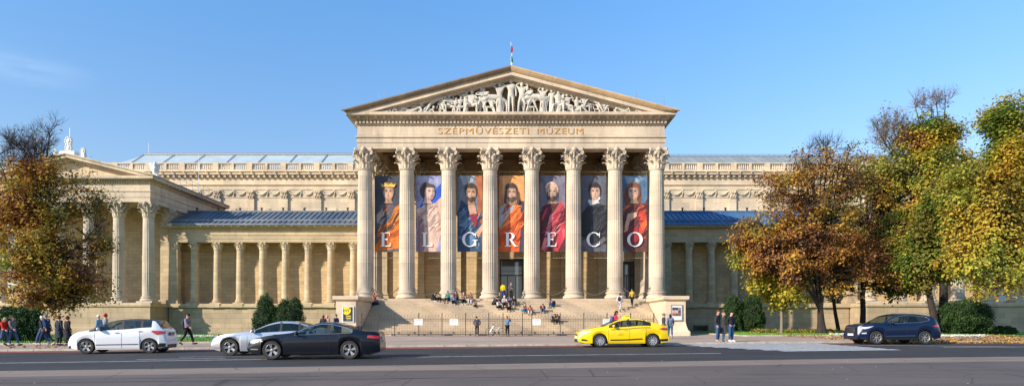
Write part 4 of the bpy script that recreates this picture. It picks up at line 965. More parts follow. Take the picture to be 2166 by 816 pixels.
for a in [(1081, 167, 'hero', 0), (1057, 176, 'armsup', 0, 1, True), (1104, 175, 'armsup', 0, False), (1018, 184, 'wide', 0), (1032, 187, 'grap', 0, False, True), (985, 191, 'hero', 0, 1), (998, 190, 'seated', 0), (950, 199, 'seated', .3, False, True),
          (925, 202, 'arch', 0), (962, 206, 'kneel', 0), (938, 214, 'kneel', 0, False, True), (905, 224, 'recline', 0), (873, 215, 'recline', 0), (846, 219, 'recline', 0), (1125, 184, 'grap', 0, False, True), (1149, 185, 'armsup', 0, 2, True), (1167, 189, 'hero', 0, 1, True), (1181, 191, 'seated', 0, 1),
          (1200, 197, 'seated', 0, False, True), (1212, 214, 'recline', 0, False, True), (1234, 201, 'kneel', 0), (1253, 203, 'arch', 0, False, True), (1266, 216, 'kneel', 0, False, True), (1292, 216, 'arch', 0), (1318, 218, 'recline', 0, False, True), (1338, 226, 'recline', 0, False, True), (1352, 228, 'recline', 0, False, True, 0, None, -.4), (1330, 220, 'kneel', 0, False, True, 0, None, -.4), (818, 227, 'recline', 0, False, False, 0, None, -.4), (833, 221, 'kneel', 0, False, False, 0, None, -.4), (860, 217, 'kneel', 0), (888, 219, 'kneel', 0), (1305, 220, 'kneel', 0, False, True), (1278, 213, 'kneel', 0), (1220, 204, 'seated', 0, 1), (972, 203, 'kneel', 0), (1188, 200, 'kneel', 0), (1042, 205, 'kneel', 0, False, True), (1118, 205, 'kneel', 0)]:
    statue(*a)
def beast(px, w_, top, flip):
    """horse-like body between two figures"""
    Y = 61.1; X = PX(px, Y); z0 = 21.97; s = PZ(top, Y)-z0; f = -1 if flip else 1
    vs = [(0, 0, .8), (.5*f, 0, .82), (-.45*f, 0, .84), (-.6*f, 0, .6), (-.55*f, 0, .3), (-.62*f, 0, .03), (-.38*f, -.05, .45), (-.3*f, -.05, .05), (.62*f, 0, .5), (.6*f, 0, .05), (.48*f, .05, .45), (.38*f, .05, .05), (-.7*f, 0, .75), (-.86*f, 0, .35)]
    e = [(0, 1), (0, 2), (2, 3), (3, 4), (4, 5), (2, 6), (6, 7), (1, 8), (8, 9), (1, 10), (10, 11), (2, 12), (12, 13)]
    r = [.2, .19, .2, .12, .06, .05, .08, .05, .08, .05, .08, .05, .05, .04]
    m = skin_mesh('statue', [(a*s*w_, b*s, c*s) for a, b, c in vs], e, [q*s*.92 for q in r], 1); m.materials.append(S_STAT); put('statue', m, tymp, (X, Y, z0))
beast(1043, 1.1, 199, False); beast(1128, 1.1, 198, True); beast(950, .9, 208, False); beast(1000, .7, 205, True); beast(1240, .7, 214, True)
mb = MB(); mb.lathe([(.36, 0), (.40, .05), (.36, .1)], 20, (PX(1119, 61.3), 61.3, PZ(188, 61.3)), axis='y'); build(mb, 'shield', plain('ochre plaster disc', (.55, .38, .16), .8), tymp)
# ------------------------------------------------------------------ banners
def arcpts(cx, cz, rx, rz, a0, a1, n=14): return [(cx+rx*math.cos(math.radians(a0+(a1-a0)*i/n)), cz+rz*math.sin(math.radians(a0+(a1-a0)*i/n))) for i in range(n+1)]
def ring(cx, cz, ro, ri_x, ri_z, a0, a1, n=26):
    o = arcpts(cx, cz, ro[0], ro[1], a0, a1, n); i = arcpts(cx, cz, ri_x, ri_z, a0, a1, n); return [[o[k], o[k+1], i[k+1], i[k]] for k in range(n)]
def R_(x0, x1, z0, z1): return [(x0, z0), (x1, z0), (x1, z1), (x0, z1)]
def glyph(c):
    if c in 'EL':
        g = [R_(.12, .31, .04, .96), R_(.02, .41, 0, .05), R_(.02, .41, .95, 1.0), R_(.3, .72, 0, .06), [(.66, .0), (.74, .0), (.78, .26), (.74, .26)]]
        if c == 'E': g += [R_(.3, .68, .95, 1.0), [(.66, 1.0), (.70, 1.0), (.70, .77), (.67, .77)], R_(.28, .52, .475, .54), R_(.5, .535, .40, .62)]
        return g
    if c == 'R':
        return [R_(.12, .31, .04, .96), R_(.02, .41, 0, .05), R_(.02, .34, .95, 1.0)]+ring(.36, .735, (.36, .265), .17, .215, -90, 90)+[R_(.28, .37, .955, 1.0), R_(.28, .38, .47, .51), [(.36, .48), (.52, .48), (.84, .04), (.68, .0)], R_(.66, .95, 0, .04)]
    if c == 'O': return ring(.5, .5, (.52, .52), .32, .465, 0, 360, 40)
    if c in 'CG':
        g = ring(.5, .5, (.52, .52), .32, .465, 38, 322, 36)+[[(.86, .66), (.90, .66), (.92, 1.0), (.88, 1.0)]]
        if c == 'C': g += [[(.86, .10), (.90, .16), (.93, .34), (.89, .34)]]
        else: g += [R_(.78, .92, .04, .44), R_(.68, 1.02, .43, .475)]
        return g
def banner_mat(name, col, dr=.25):
    m, nt, b = nmat(name); b.inputs['Roughness'].default_value = .75
    f = noise(nt, 1.6, 6, .7, None, (1, 1, .5)); g = noise(nt, 5, 4, .6)
    c = mixc(nt, ramp(nt, f, .35, .7), tuple(v*.62 for v in col), tuple(min(1, v*1.35) for v in col)); c = mixc(nt, ramp(nt, g, .45, .8, 0, .3), c, tuple(v*.35 for v in col))
    nt.links.new(c, b.inputs['Base Color']); return m
BM = {}
def bmat(c):
    if c not in BM: BM[c] = banner_mat('banner ink %d' % len(BM), c)
    return BM[c]
M_TAPE = plain('white print', (.82, .82, .80), .7); M_LACE = plain('tan cord', (.30, .22, .13), .8)
BW, BH = 2.56, 7.72
def banner(px, ch, label, bgc, layers):
    Y = 62.55; X = PX(px, Y); z0 = PZ(532, Y); t = empty('banner', (X, Y, z0)); tag(t, label, 'banner', 'exhibition banners between the portico columns')
    n = 10; mb = MB(); vs = []
    mats = [bmat(bgc)]
    mb.box(-BW/2, BW/2, 0, .03, 0, BH); build(mb, 'cloth', mats, t, local=True)
    pr = MB(); pm = []; dy = -.004
    layers = layers[:FOLDAT.get(px, 3)]+folds(px)+layers[FOLDAT.get(px, 3):]
    for col_, poly in layers:
        m = bmat(col_) if not isinstance(col_, bpy.types.Material) else col_
        if m not in pm: pm.append(m)
        pr.mi = pm.index(m); pts = [(clamp(x, 0, 1)*BW-BW/2, dy, clamp(z, 0, 1)*BH) for x, z in poly]; pr.poly(pts); dy -= .002
    build(pr, 'print', pm, t, local=True)
    lt = MB(); dy -= .01; lw = {'E': .95, 'L': .95, 'R': 1.0, 'O': 1.05, 'G': 1.05, 'C': 1.0}[ch]*1.45; lh = 1.42
    for q, poly in enumerate(glyph(ch)):
        lt.poly([(x*lw-lw/2+.0, dy-.0015*(q % 5), .52+z*lh) for x, z in poly])
    build(lt, 'letter', M_TAPE, t, local=True)
    for zb, hh, nn in ((-.62, .62, 9), (BH, .38, 14)):
        fr = MB(); pts = []
        for i in range(nn*2+1): pts.append((-BW/2+.05+(BW-.1)*i/(nn*2), .015, zb+(hh if i % 2 else 0)))
        fr.tube(pts, .018, 4); z = -.64 if zb < 0 else BH+.40; fr.tube([(-BW/2-.55, .03, z), (BW/2+.55, .03, z)], .03, 5); build(fr, 'lacing', M_LACE, t, local=True)
def ov(cx, cz, rx, rz, n=18): return arcpts(cx, cz, rx, rz, 0, 360-360/n, n-1)
SKT, SKD = (.55, .33, .22), (.36, .20, .13)
def lerpc(a, b, t): return tuple(round(x+(y-x)*t, 4) for x, y in zip(a, b))
def face(cx, cz, sk, hair, beard=None, s=1.0, lean=0, neck=None):
    """generic portrait head: layered tones, lit from the left"""
    s *= 1.20; cz -= .004; r = .19*s; k = BW/BH; fx = cx+lean*.03; H2 = tuple(v*1.9 for v in hair)
    L = [(hair, ov(cx-lean*.02, cz+.014*s, r*1.08, r*k*1.52)), (H2, arcpts(cx-.05*s, cz+.03*s, r*.95, r*k*1.22, 60, 175)), (hair, arcpts(cx-.02*s, cz+.02*s, r*.95, r*k*1.2, 50, 180))]
    nk = neck or SKD
    L += [(nk, [(cx-.09*s, cz-.05*s), (cx+.09*s, cz-.05*s), (cx+.11*s, cz-.10*s), (cx+.17*s, cz-.128*s), (cx-.17*s, cz-.128*s), (cx-.11*s, cz-.10*s)]), (lerpc(nk, sk, .6), [(cx-.085*s, cz-.06*s), (cx-.01*s, cz-.06*s), (cx-.03*s, cz-.125*s), (cx-.13*s, cz-.125*s)])]
    D = tuple(v*.62 for v in sk)
    for i in range(5):
        t = i/4; L.append((lerpc(D, tuple(min(1, v*1.08) for v in sk), t), [(x, z) for x, z in ov(fx-.035*s*t, cz-.008*s+.004*t*s, r*(.90-.34*t), r*k*(1.36-.42*t))]))
    L.append((hair, arcpts(fx, cz+.038*s, r*.98, r*k*.80, 12, 168)))
    for k2 in range(4): L.append((H2 if k2 % 2 else hair, [(cx-r*(.9-.35*k2), cz+.03*s), (cx-r*(.6-.35*k2), cz+.062*s), (cx-r*(.45-.35*k2), cz+.066*s), (cx-r*(.8-.35*k2), cz+.036*s)]))
    if beard:
        L += [(beard, arcpts(fx, cz-.045*s, r*.66, r*k*.98, 180, 360)), (tuple(v*1.9 for v in beard), arcpts(fx-.03*s, cz-.05*s, r*.36, r*k*.8, 190, 350)), (lerpc(D, sk, .7), ov(fx-.02*s, cz-.036*s, r*.42, r*k*.34))]
    for e in (-1, 1):
        ex = fx+lean*.02+e*r*.36
        L += [(lerpc(D, sk, .15), ov(ex, cz+.011*s, r*.29, r*k*.17)), (tuple(v*.25 for v in sk), ov(ex, cz+.007*s, r*.17, r*k*.085)), (BLK, ov(ex+lean*.01, cz+.006*s, r*.10, r*k*.07)), (hair, [(ex-r*.25, cz+.020*s), (ex, cz+.027*s), (ex+r*.25, cz+.021*s), (ex, cz+.022*s)])]
    nx = fx+lean*.03
    L += [(lerpc(D, sk, .35), [(nx, cz+.008*s), (nx+.030*s, cz-.028*s), (nx+.005*s, cz-.031*s)]), (tuple(min(1, v*1.25) for v in sk), [(nx-.006*s, cz+.008*s), (nx+.004*s, cz-.026*s), (nx-.012*s, cz-.026*s)]),
          (D, [(nx-.028*s, cz-.028*s), (nx+.030*s, cz-.028*s), (nx, cz-.033*s)]), ((.36, .12, .10), [(nx-r*.28, cz-.047*s), (nx-r*.08, cz-.043*s), (nx+r*.08, cz-.043*s), (nx+r*.28, cz-.047*s), (nx, cz-.053*s)])]
    return L
FOLDAT = {819: 5, 906.5: 7, 994: 5, 1082: 6, 1169: 6, 1256: 4, 1342.5: 5}
FOLDC = {819: [(.35, .07, .01), (.85, .36, .08), (.04, .04, .05)], 906.5: [(.50, .35, .29), (.68, .50, .41), (.44, .30, .27)], 994: [(.015, .03, .07), (.14, .24, .36), (.05, .10, .18)],
 1082: [(.34, .04, .01), (.9, .28, .08), (.6, .09, .02)], 1169: [(.12, .015, .03), (.72, .22, .24), (.35, .03, .06)], 1256: [(.008, .01, .016), (.05, .055, .075), (.02, .025, .035)], 1342.5: [(.10, .02, .03), (.65, .12, .05), (.22, .03, .04)]}
def folds(px):
    r = random.Random(int(px)); out = []
    for k in range(22):
        x, z = r.uniform(-.1, .9), r.uniform(.16, .55); l = r.uniform(.2, .6); sl = r.uniform(.2, .75); wd = r.uniform(.008, .022); bow = r.uniform(-.05, .05); up, dn = [], []
        for i in range(9):
            t = i/8; xx = x+l*t; zz = min(.60, z+sl*.28*t+bow*math.sin(PI*t)); h = wd*math.sin(PI*(.06+.88*t)); up.append((xx, zz+h)); dn.append((xx, zz-h))
        q = [p for p in up+dn[::-1] if 0 <= p[0] <= 1]
        if len(q) > 5: out.append((FOLDC[px][r.randrange(3)], q))
    return out
dkb = (.05, .055, .075)
banner(819, 'E', 'banner with letter E, figure with a gold head band and orange drape', dkb,
  [((.10, .10, .12), [(0, .42), (.25, .62), (.75, .62), (1, .5), (1, 0), (0, 0)]), ((.28, .29, .31), [(.08, .48), (.3, .58), (.42, .45), (.3, .36), (.1, .38)]), ((.62, .17, .02), [(1, .62), (.8, .58), (.62, .42), (.2, .3), (.1, .2), (.3, .22), (.0, .06), (0, 0), (.5, .02), (1, .05)]), ((.72, .28, .05), [(1, .5), (.75, .4), (.45, .3), (.6, .28), (1, .36)]), ((.42, .08, .01), [(.1, .2), (.5, .22), (1, .3), (1, .22), (.4, .14)])]
  +face(.55, .79, SKT, (.12, .07, .04))+[((.70, .42, .06), [(.30, .85), (.80, .85), (.85, .895), (.74, .88), (.68, .905), (.55, .885), (.42, .905), (.36, .88), (.25, .895)]), ((.85, .60, .15), [(.31, .853), (.79, .853), (.80, .864), (.30, .864)])])
banner(906.5, 'L', 'banner with letter L, bare shouldered figure against violet and blue sky', (.28, .30, .50),
  [((.02, .09, .52), [(0, .5), (.35, .72), (.7, .8), (1, .9), (1, .3), (0, .3)]), ((.36, .36, .52), [(0, 1), (.6, 1), (.4, .85), (0, .8)]), ((.60, .42, .34), [(.02, .5), (.3, .62), (.75, .64), (1, .72), (1, .25), (.8, 0), (.3, 0), (.3, .2), (.05, .3)]), ((.68, .50, .41), [(.35, .55), (.8, .58), (.95, .4), (.7, .2), (.5, .25), (.45, .42)]), ((.30, .17, .17), [(.08, .48), (.3, .42), (.38, .1), (.3, 0), (.1, 0)]), ((.62, .42, .34), [(.5, .5), (.62, .51), (.6, .44), (.5, .43)])]+face(.46, .79, (.62, .43, .36), (.07, .045, .04), lean=3, neck=(.54, .37, .31)))
banner(994, 'G', 'banner with letter G, bearded figure in a deep blue cloak', (.16, .20, .25),
  [((.38, .12, .05), [(.72, 1), (1, 1), (1, 0), (.8, 0), (.8, .7)]), ((.33, .38, .42), [(.1, 1), (.7, 1), (.6, .9), (.2, .88)]), ((.03, .07, .14), [(0, .5), (.15, .68), (.38, .62), (.8, .5), (.95, .35), (1, 0), (0, 0)]), ((.09, .17, .28), [(.05, .5), (.25, .6), (.45, .4), (.7, .2), (.6, .1), (.2, .35), (0, .38)]), ((.10, .20, .33), [(0, .2), (.5, .25), (.9, .1), (.8, .04), (.3, .12)]), ((.30, .02, .05), [(.45, .5), (.78, .5), (.8, .36), (.7, .32)]), (SKT, [(.4, .62), (.7, .62), (.78, .5), (.5, .49)]), (SKT, [(.72, .24), (1, .37), (1, .28), (.85, .18)])]+face(.54, .78, SKT, (.06, .035, .025), (.05, .03, .02)))
banner(1082, 'R', 'central banner with letter R, bearded figure on an orange ground in a red orange robe', (.72, .34, .12),
  [((.52, .22, .10), [(0, 1), (.15, 1), (.15, 0), (0, 0)]), ((.05, .05, .08), [(.75, .68), (1, .66), (1, 0), (.6, 0)]), ((.40, .42, .45), [(0, .58), (.3, .64), (.6, .6), (.55, .4), (0, .3)]), ((.70, .11, .02), [(.75, .64), (.9, .5), (.8, 0), (0, 0), (0, .3), (.35, .46)]), ((.50, .06, .01), [(0, .2), (.4, .32), (.7, .3), (.3, .18), (0, .08)]), ((.80, .20, .04), [(.3, .42), (.7, .52), (.65, .42), (.4, .36)])]+face(.5, .78, SKT, (.06, .04, .03), (.06, .04, .03))+[((.08, .05, .04), [(.24, .8), (.32, .8), (.3, .62), (.2, .64)]), ((.08, .05, .04), [(.68, .8), (.76, .8), (.82, .64), (.7, .62)])])
banner(1169, 'E', 'banner with letter E, bald bearded figure in a crimson robe', (.17, .16, .22),
  [((.08, .02, .03), [(0, .52), (.3, .62), (.8, .64), (1, .56), (1, 0), (0, 0)]), ((.50, .07, .09), [(.85, .68), (.98, .6), (.7, .4), (.4, .1), (.2, 0), (.0, .02), (.3, .3), (.5, .5)]), ((.62, .22, .22), [(.5, .5), (.42, .3), (.2, .05), (.05, .02), (.25, .3), (.4, .48)]), ((.55, .04, .07), [(1, .45), (.8, .35), (.55, .02), (.7, 0), (1, .2)]), ((.65, .12, .15), [(.95, .15), (.85, .3), (1, .3)]), ((.50, .05, .09), [(.05, .45), (.32, .62), (.3, .56), (.1, .4)])]+face(.48, .79, (.55, .36, .26), (.55, .36, .26), (.05, .035, .03), s=1.02)+[((.05, .035, .03), [(.27, .78), (.31, .78), (.33, .66), (.3, .68)]), ((.05, .035, .03), [(.65, .78), (.69, .78), (.66, .66), (.62, .68)])])
banner(1256, 'C', 'banner with letter C, dark haired figure in black with a white collar', (.10, .11, .145),
  [((.015, .018, .026), [(.02, .5), (.25, .6), (.75, .62), (1, .55), (1, .1), (0, .1)]), ((.03, .035, .05), [(.4, .6), (.6, .6), (.65, .1), (.35, .1)]), ((.14, .14, .16), [(0, .2), (.2, .18), (.35, .1), (.2, .06), (0, .1)]), ((.12, .12, .14), [(.55, .1), (.9, .2), (1, .16), (.7, .06)]), ((.70, .70, .68), [(.26, .66), (.36, .61), (.6, .63), (.76, .7), (.72, .73), (.5, .66), (.3, .69)])]+face(.54, .79, (.60, .38, .28), (.03, .022, .02), s=.98, neck=(.65, .65, .63)))
banner(1342.5, 'O', 'rightmost banner with letter O, long haired figure in red with a hand on the chest', (.08, .17, .30),
  [((.22, .32, .42), [(.1, 1), (.9, .97), (.6, .88), (.2, .9)]), ((.16, .07, .04), ov(.42, .72, .36, .20)), ((.12, .04, .04), [(0, .45), (.2, .6), (.9, .64), (1, .7), (1, 0), (.2, 0), (0, .1)]), ((.55, .06, .03), [(.78, .62), (.95, .55), (1, .3), (.7, .12), (.45, .2), (.75, .35), (.6, .42)]), ((.72, .14, .05), [(.72, .36), (.95, .42), (1, .34), (.8, .28)]), ((.30, .03, .04), [(.4, .3), (.62, .34), (.7, .16), (.4, .1)]), ((.58, .38, .28), [(.12, .36), (.22, .5), (.56, .52), (.6, .47), (.3, .4), (.22, .28), (.08, .25)])]+face(.47, .79, (.60, .38, .29), (.18, .07, .035), lean=-1))
# ------------------------------------------------------------------ poster cases, flag, fence, bicycle, bench
t = empty('poster_case', (PX(736, 53.0), 53.0, PZ(681, 53))); tag(t, 'white framed black poster with a yellow circle on the left stair wall', 'poster')
pw, ph = .98, 1.38
def frame(mb, w_, h, d, t_=.07): mb.box(-w_/2, w_/2, 0, d, 0, t_); mb.box(-w_/2, w_/2, 0, d, h-t_, h); mb.box(-w_/2, -w_/2+t_, 0, d, t_, h-t_); mb.box(w_/2-t_, w_/2, 0, d, t_, h-t_)
mb = MB(); frame(mb, pw, ph, .10); build(mb, 'frame', M_WHITE, t, local=True)
mb = MB(); mb.box(-pw/2+.07, pw/2-.07, .03, .08, .07, ph-.07); build(mb, 'sheet', plain('black poster', (.02, .02, .024), .5), t, local=True)
M_YEL = plain('poster yellow', (.85, .66, .01), .5)
mb = MB(); cx_, cz_, rr = -.13, 1.02, .36; x0, x1, z1 = -pw/2+.072, pw/2-.072, ph-.072
mb.poly([(clamp(cx_+rr*math.cos(a), x0, x1), .026, min(z1, cz_+rr*math.sin(a))) for a in np.linspace(0, 2*PI, 36)[:-1]])
for i, (z, wd, ox) in enumerate(((.50, .42, .04), (.30, .4, .06))): mb.box(ox-wd/2, ox+wd/2, .024, .029, z, z+.05)
build(mb, 'emblem', M_YEL, t, local=True)
mb = MB()
for z, wd in ((.58, .5), (.42, .45), (.36, .5), (.20, .35)): mb.box(.02-wd/2, .02+wd/2, .024, .029, z, z+.022)
build(mb, 'small_print', plain('grey print', (.4, .4, .38), .6), t, local=True)
tm = text_mesh('m', .52, .003, plain('black print', (.015, .015, .015), .6), .42); put('lettering', tm, t, (-.17, .018, .88), local=True)
mb = MB(); mb.box(.06, .13, .014, .02, 1.10, 1.22); mb.box(.04, .16, .014, .02, 1.16, 1.185); build(mb, 'lettering', MATS['black print'], t, local=True)
t = empty('poster_case', (PX(1431.5, 53.0), 53.0, PZ(677.5, 53))); tag(t, 'grey framed white poster with small portraits on the right stair wall', 'poster')
mb = MB(); frame(mb, pw, ph, .10, .06); build(mb, 'frame', plain('grey aluminium', (.38, .40, .42), .4, .6), t, local=True)
mb = MB(); mb.box(-pw/2+.06, pw/2-.06, .03, .08, .06, ph-.06); build(mb, 'sheet', M_WHITE, t, local=True)
mb = MB(); cols = [(.35, .08, .03), (.05, .05, .06), (.10, .05, .04), (.45, .30, .25), (.08, .10, .08), (.25, .18, .22), (.04, .04, .05), (.5, .38, .34), (.12, .1, .1)]
pm = [plain('picture tile %d' % i, c, .6, var=.5, vs=20) for i, c in enumerate(cols)]
for i in range(9): mb.mi = (i*4) % 9; q, r_ = i % 3, i//3; mb.box(-.37+q*.25, -.13+q*.25, .024, .029, .40+r_*.25, .64+r_*.25)
build(mb, 'pictures', pm, t, local=True)
# flag
t = empty('flag', (PX(1081, 61.8), 61.8, 26.3)); tag(t, 'red white and green flag hanging from the pole on the gable top', 'flag')
mb = MB(); mb.tube([(0, 0, -.2), (0, 0, 3.05)], .022, 6); mb.ell((0, 0, 3.08), (.06, .06, .06), 8, 6); build(mb, 'pole', M_WHITE, t, local=True)
mb = MB(); fc = [plain('flag red', (.55, .02, .04), .7), plain('flag white', (.8, .8, .8), .7), plain('flag green', (.01, .20, .07), .7)]
n = 15; zz = np.linspace(2.85, .35, n+1); 
vs = []
for i, z in enumerate(zz):
    for j in range(7): u = j/6; vs.append((-.02+u*(.17+.06*math.sin(i*.9)), -.05*math.sin(j*2.1+i*.4), z-.12*u))
for i in range(n):
    mb.mi = 0 if i < 4 else 1 if i < 6 else 2 if i < 10 else 1 if i < 13 else 2
    mb.add([], []); b0 = 0
    mb.f += [(i*7+j, i*7+j+1, (i+1)*7+j+1, (i+1)*7+j) for j in range(6)]; mb.m += [mb.mi]*6
mb.v = vs
o = build(mb, 'cloth', fc, t, smooth=0, local=True)
# fence
FX0, FX1, FY = -12.75, 12.1, 52.0
t = empty('iron_fence', (0, FY, .2)); tag(t, 'low black wrought iron fence with spear tops along the foot of the stairs', 'fence')
xs = [PX(p, FY) for p in (765, 800, 835, 886, 935, 985, 1034, 1064, 1105, 1125, 1185, 1235, 1284, 1334, 1383)]
pzg = lambda x: G(x, FY)
for i, x in enumerate(xs):
    z = pzg(x); mb = MB(); mb.box(x-.035, x+.035, FY-.035, FY+.035, z-.02, z+1.86); mb.ell((x, FY, z+1.9), (.05, .05, .06), 8, 5); build(mb, 'post', M_IRON, t)
for a, b in zip(xs, xs[1:]):
    z = (pzg(a)+pzg(b))/2; mb = MB()
    for zz_ in (.14, .36, 1.28, 1.42): mb.box(a+.035, b-.035, FY-.012, FY+.012, z+zz_, z+zz_+.03)
    n = max(2, int((b-a)/.135)); st = (b-a)/n
    for k in range(1, n):
        x = a+st*k; tall = k % 2 == 0; zt = z+(1.68 if tall else 1.5)
        mb.box(x-.007, x+.007, FY-.007, FY+.007, z+.05, zt); mb.add([(x-.025, FY, zt), (x, FY, zt-.05), (x+.025, FY, zt), (x, FY, zt+.10)], [(0, 1, 2, 3)]); mb.add([(x, FY-.02, zt), (x, FY, zt-.05), (x, FY+.02, zt), (x, FY, zt+.10)], [(0, 1, 2, 3)])
        if k < n: mb.tube([(x+st*.5+.055*math.cos(q), FY, z+.26+.055*math.sin(q)) for q in np.linspace(0, 2*PI, 9)], .008, 3, cap=False)
    build(mb, 'panel', M_IRON, t)
for px, lab in ((885, 'white notice board fixed left of centre on the iron fence'), (960, 'white notice board half behind the grey figure at the fence'), (1135, 'white notice board fixed right of centre on the iron fence'), (1284, 'white notice board with a dark edge on the fence beside the taxi')):
    X = PX(px, FY-.06); mb = MB(); mb.box(-.36, .36, -.015, .015, 0, .52); o = build(mb, 'notice_board', M_WHITE, None, (X, FY-.06, pzg(X)+.92)); tag(o, lab, 'sign')
    mb = MB(); mb.box(-.28, .28, -.02, -.016, .40, .44); mb.box(-.28, .2, -.02, -.016, .30, .32); mb.box(-.28, .25, -.02, -.016, .22, .24); build(mb, 'lettering', MATS['grey print'], o, local=True)
# bicycle
bx, by = PX(1049, 51.6), 51.6; bz = G(bx, by)
t = empty('bicycle', (bx, by, bz), .05); tag(t, 'dark bicycle leaning on the iron fence between the two people at the fence', 'bicycle')
for x in (-.52, .52):
    mb = MB(); mb.tube([(.33*math.cos(a), 0, .33*math.sin(a)) for a in np.linspace(0, 2*PI, 25)], .02, 6, cap=False)
    o = build(mb, 'wheel', plain('tyre rubber', (.02, .02, .02), .8) if x < 0 else MATS['tyre rubber'], t, (x, 0, .34), local=True)
    mb = MB(); 
    for k in range(10): a = k*PI/5; mb.tube([(0, 0, 0), (.31*math.cos(a), 0, .31*math.sin(a))], .004, 3)
    mb.lathe([(.03, -.04), (.03, .04)], 8, axis='y'); build(mb, 'spokes', M_STEEL, o, local=True)
mb = MB()
for a, b in (((-.52,0,.34),(-.2,0,.86)), ((-.52,0,.34),(-.08,0,.30)), ((-.08,0,.30),(-.2,0,.92)), ((-.08,0,.30),(.36,0,.80)), ((-.19,0,.84),(.34,0,.86)), ((.52,0,.34),(.34,0,.95))): mb.tube([a, b], .018, 6)
build(mb, 'frame', plain('bicycle paint', (.25, .28, .30), .3, .3), t, local=True)
mb = MB(); mb.tube([(.30, -.26, 1.0), (.34, -.1, .98), (.34, .1, .98), (.30, .26, 1.0)], .014, 6); build(mb, 'handlebar', M_STEEL, t, local=True)
mb = MB(); mb.ell((-.22, 0, .96), (.14, .07, .035), 10, 5); build(mb, 'saddle', M_IRON, t, local=True)
mb = MB(); mb.tube([(-.08, -.06, .30), (-.04, -.08, .15)], .012, 5); mb.tube([(-.08, .06, .30), (-.12, .08, .45)], .012, 5); mb.lathe([(.09, -.05), (.09, -.04)], 14, (-.08, 0, .30), axis='y'); build(mb, 'crank', M_IRON, t, local=True)
# bench by the right wing
X0 = PX(1468, 76.5); X1 = PX(1497, 76.5); zb = G((X0+X1)/2, 76.5)
t = empty('stone_bench', ((X0+X1)/2, 76.4, zb)); tag(t, 'dark stone bench at the foot of the right wing wall', 'bench'); hw = (X1-X0)/2
mb = MB(); mb.box(-hw, hw, -.3, .3, .82, 1.0); build(mb, 'seat', M_BENCH if 'M_BENCH' in globals() else plain('dark bench stone', (.09, .085, .08), .8), t, local=True)
for s_ in (-1, 1): mb = MB(); xa, xb = sorted((s_*hw*.98, s_*(hw*.98-.16))); mb.box(xa, xb, -.26, .26, 0, .82); build(mb, 'leg', MATS['dark bench stone'], t, local=True)
mb = MB(); mb.box(-hw+.1, hw-.1, .22, .28, 0, .8); build(mb, 'back_panel', MATS['dark bench stone'], t, local=True)
# ------------------------------------------------------------------ cars (front at -x)
def carpaint(name, c, metal=.2):
    m, nt, b = nmat(name); b.inputs['Base Color'].default_value = (*c, 1); b.inputs['Metallic'].default_value = metal; b.inputs['Roughness'].default_value = .32
    b.inputs['Coat Weight'].default_value = .45 if sum(c) < .2 else 1; b.inputs['Specular IOR Level'].default_value = .3; b.inputs['Coat Roughness'].default_value = .03
    return m
M_TYRE = plain('car tyre', (.022, .022, .023), .8); M_RIM = plain('alloy rim', (.34, .34, .35), .35, .6); M_DARK = plain('black trim', (.012, .012, .013), .5)
M_CHR = plain('bright trim', (.65, .66, .68), .18, .9); M_LAMP = plain('headlamp glass', (.62, .66, .70), .12, .2, coat=1.); M_TAIL = plain('tail lamp red', (.55, .01, .015), .2, coat=1.)
M_SEAT = plain('car seat', (.035, .035, .04), .8); M_PLATE = plain('number plate', (.75, .75, .75), .5); M_SEATG = plain('pale car seat', (.35, .33, .30), .8)
def wheel_meshes(r, style, rimm):
    t = MB(); t.lathe([(r*.68, -.10), (r*.93, -.105), (r, -.07), (r, .07), (r*.93, .105), (r*.68, .10)], 36, axis='y', cap=False)
    m = MB(); m.mi = 0
    m.lathe([(r*.70, .10), (r*.70, -.095), (r*.66, -.10), (r*.63, -.085), (r*.62, .08)], 36, axis='y', cap=False)
    m.mi = 1; m.lathe([(r*.66, -.01), (r*.66, .0)], 30, axis='y'); m.mi = 0
    n = {'five': 5, 'multi': 10, 'seven': 7, 'twin': 5}[style]
    for k in range(n):
        a = 2*PI*k/n+.3
        for da in ((-.09, .09) if style in ('twin',) else (0,)):
            a_ = a+da*1.6; w0, w1 = (.038, .048) if style == 'five' else (.018, .024)
            c0 = Vector((math.cos(a_), 0, math.sin(a_))); s_ = Vector((-math.sin(a_), 0, math.cos(a_)))
            p0, p1 = c0*r*.12, c0*r*.65
            m.hexa([p0-s_*w0+Vector((0, -.06, 0)), p0+s_*w0+Vector((0, -.06, 0)), p0+s_*w0+Vector((0, -.02, 0)), p0-s_*w0+Vector((0, -.02, 0)),
                    p1-s_*w1+Vector((0, -.085, 0)), p1+s_*w1+Vector((0, -.085, 0)), p1+s_*w1+Vector((0, -.04, 0)), p1-s_*w1+Vector((0, -.04, 0))])
    m.lathe([(r*.17, -.02), (r*.16, -.075), (r*.08, -.085)], 14, axis='y')
    return mesh_from(t, 'tyre', M_TYRE, 40), mesh_from(m, 'rim', [rimm, M_DARK], 30)
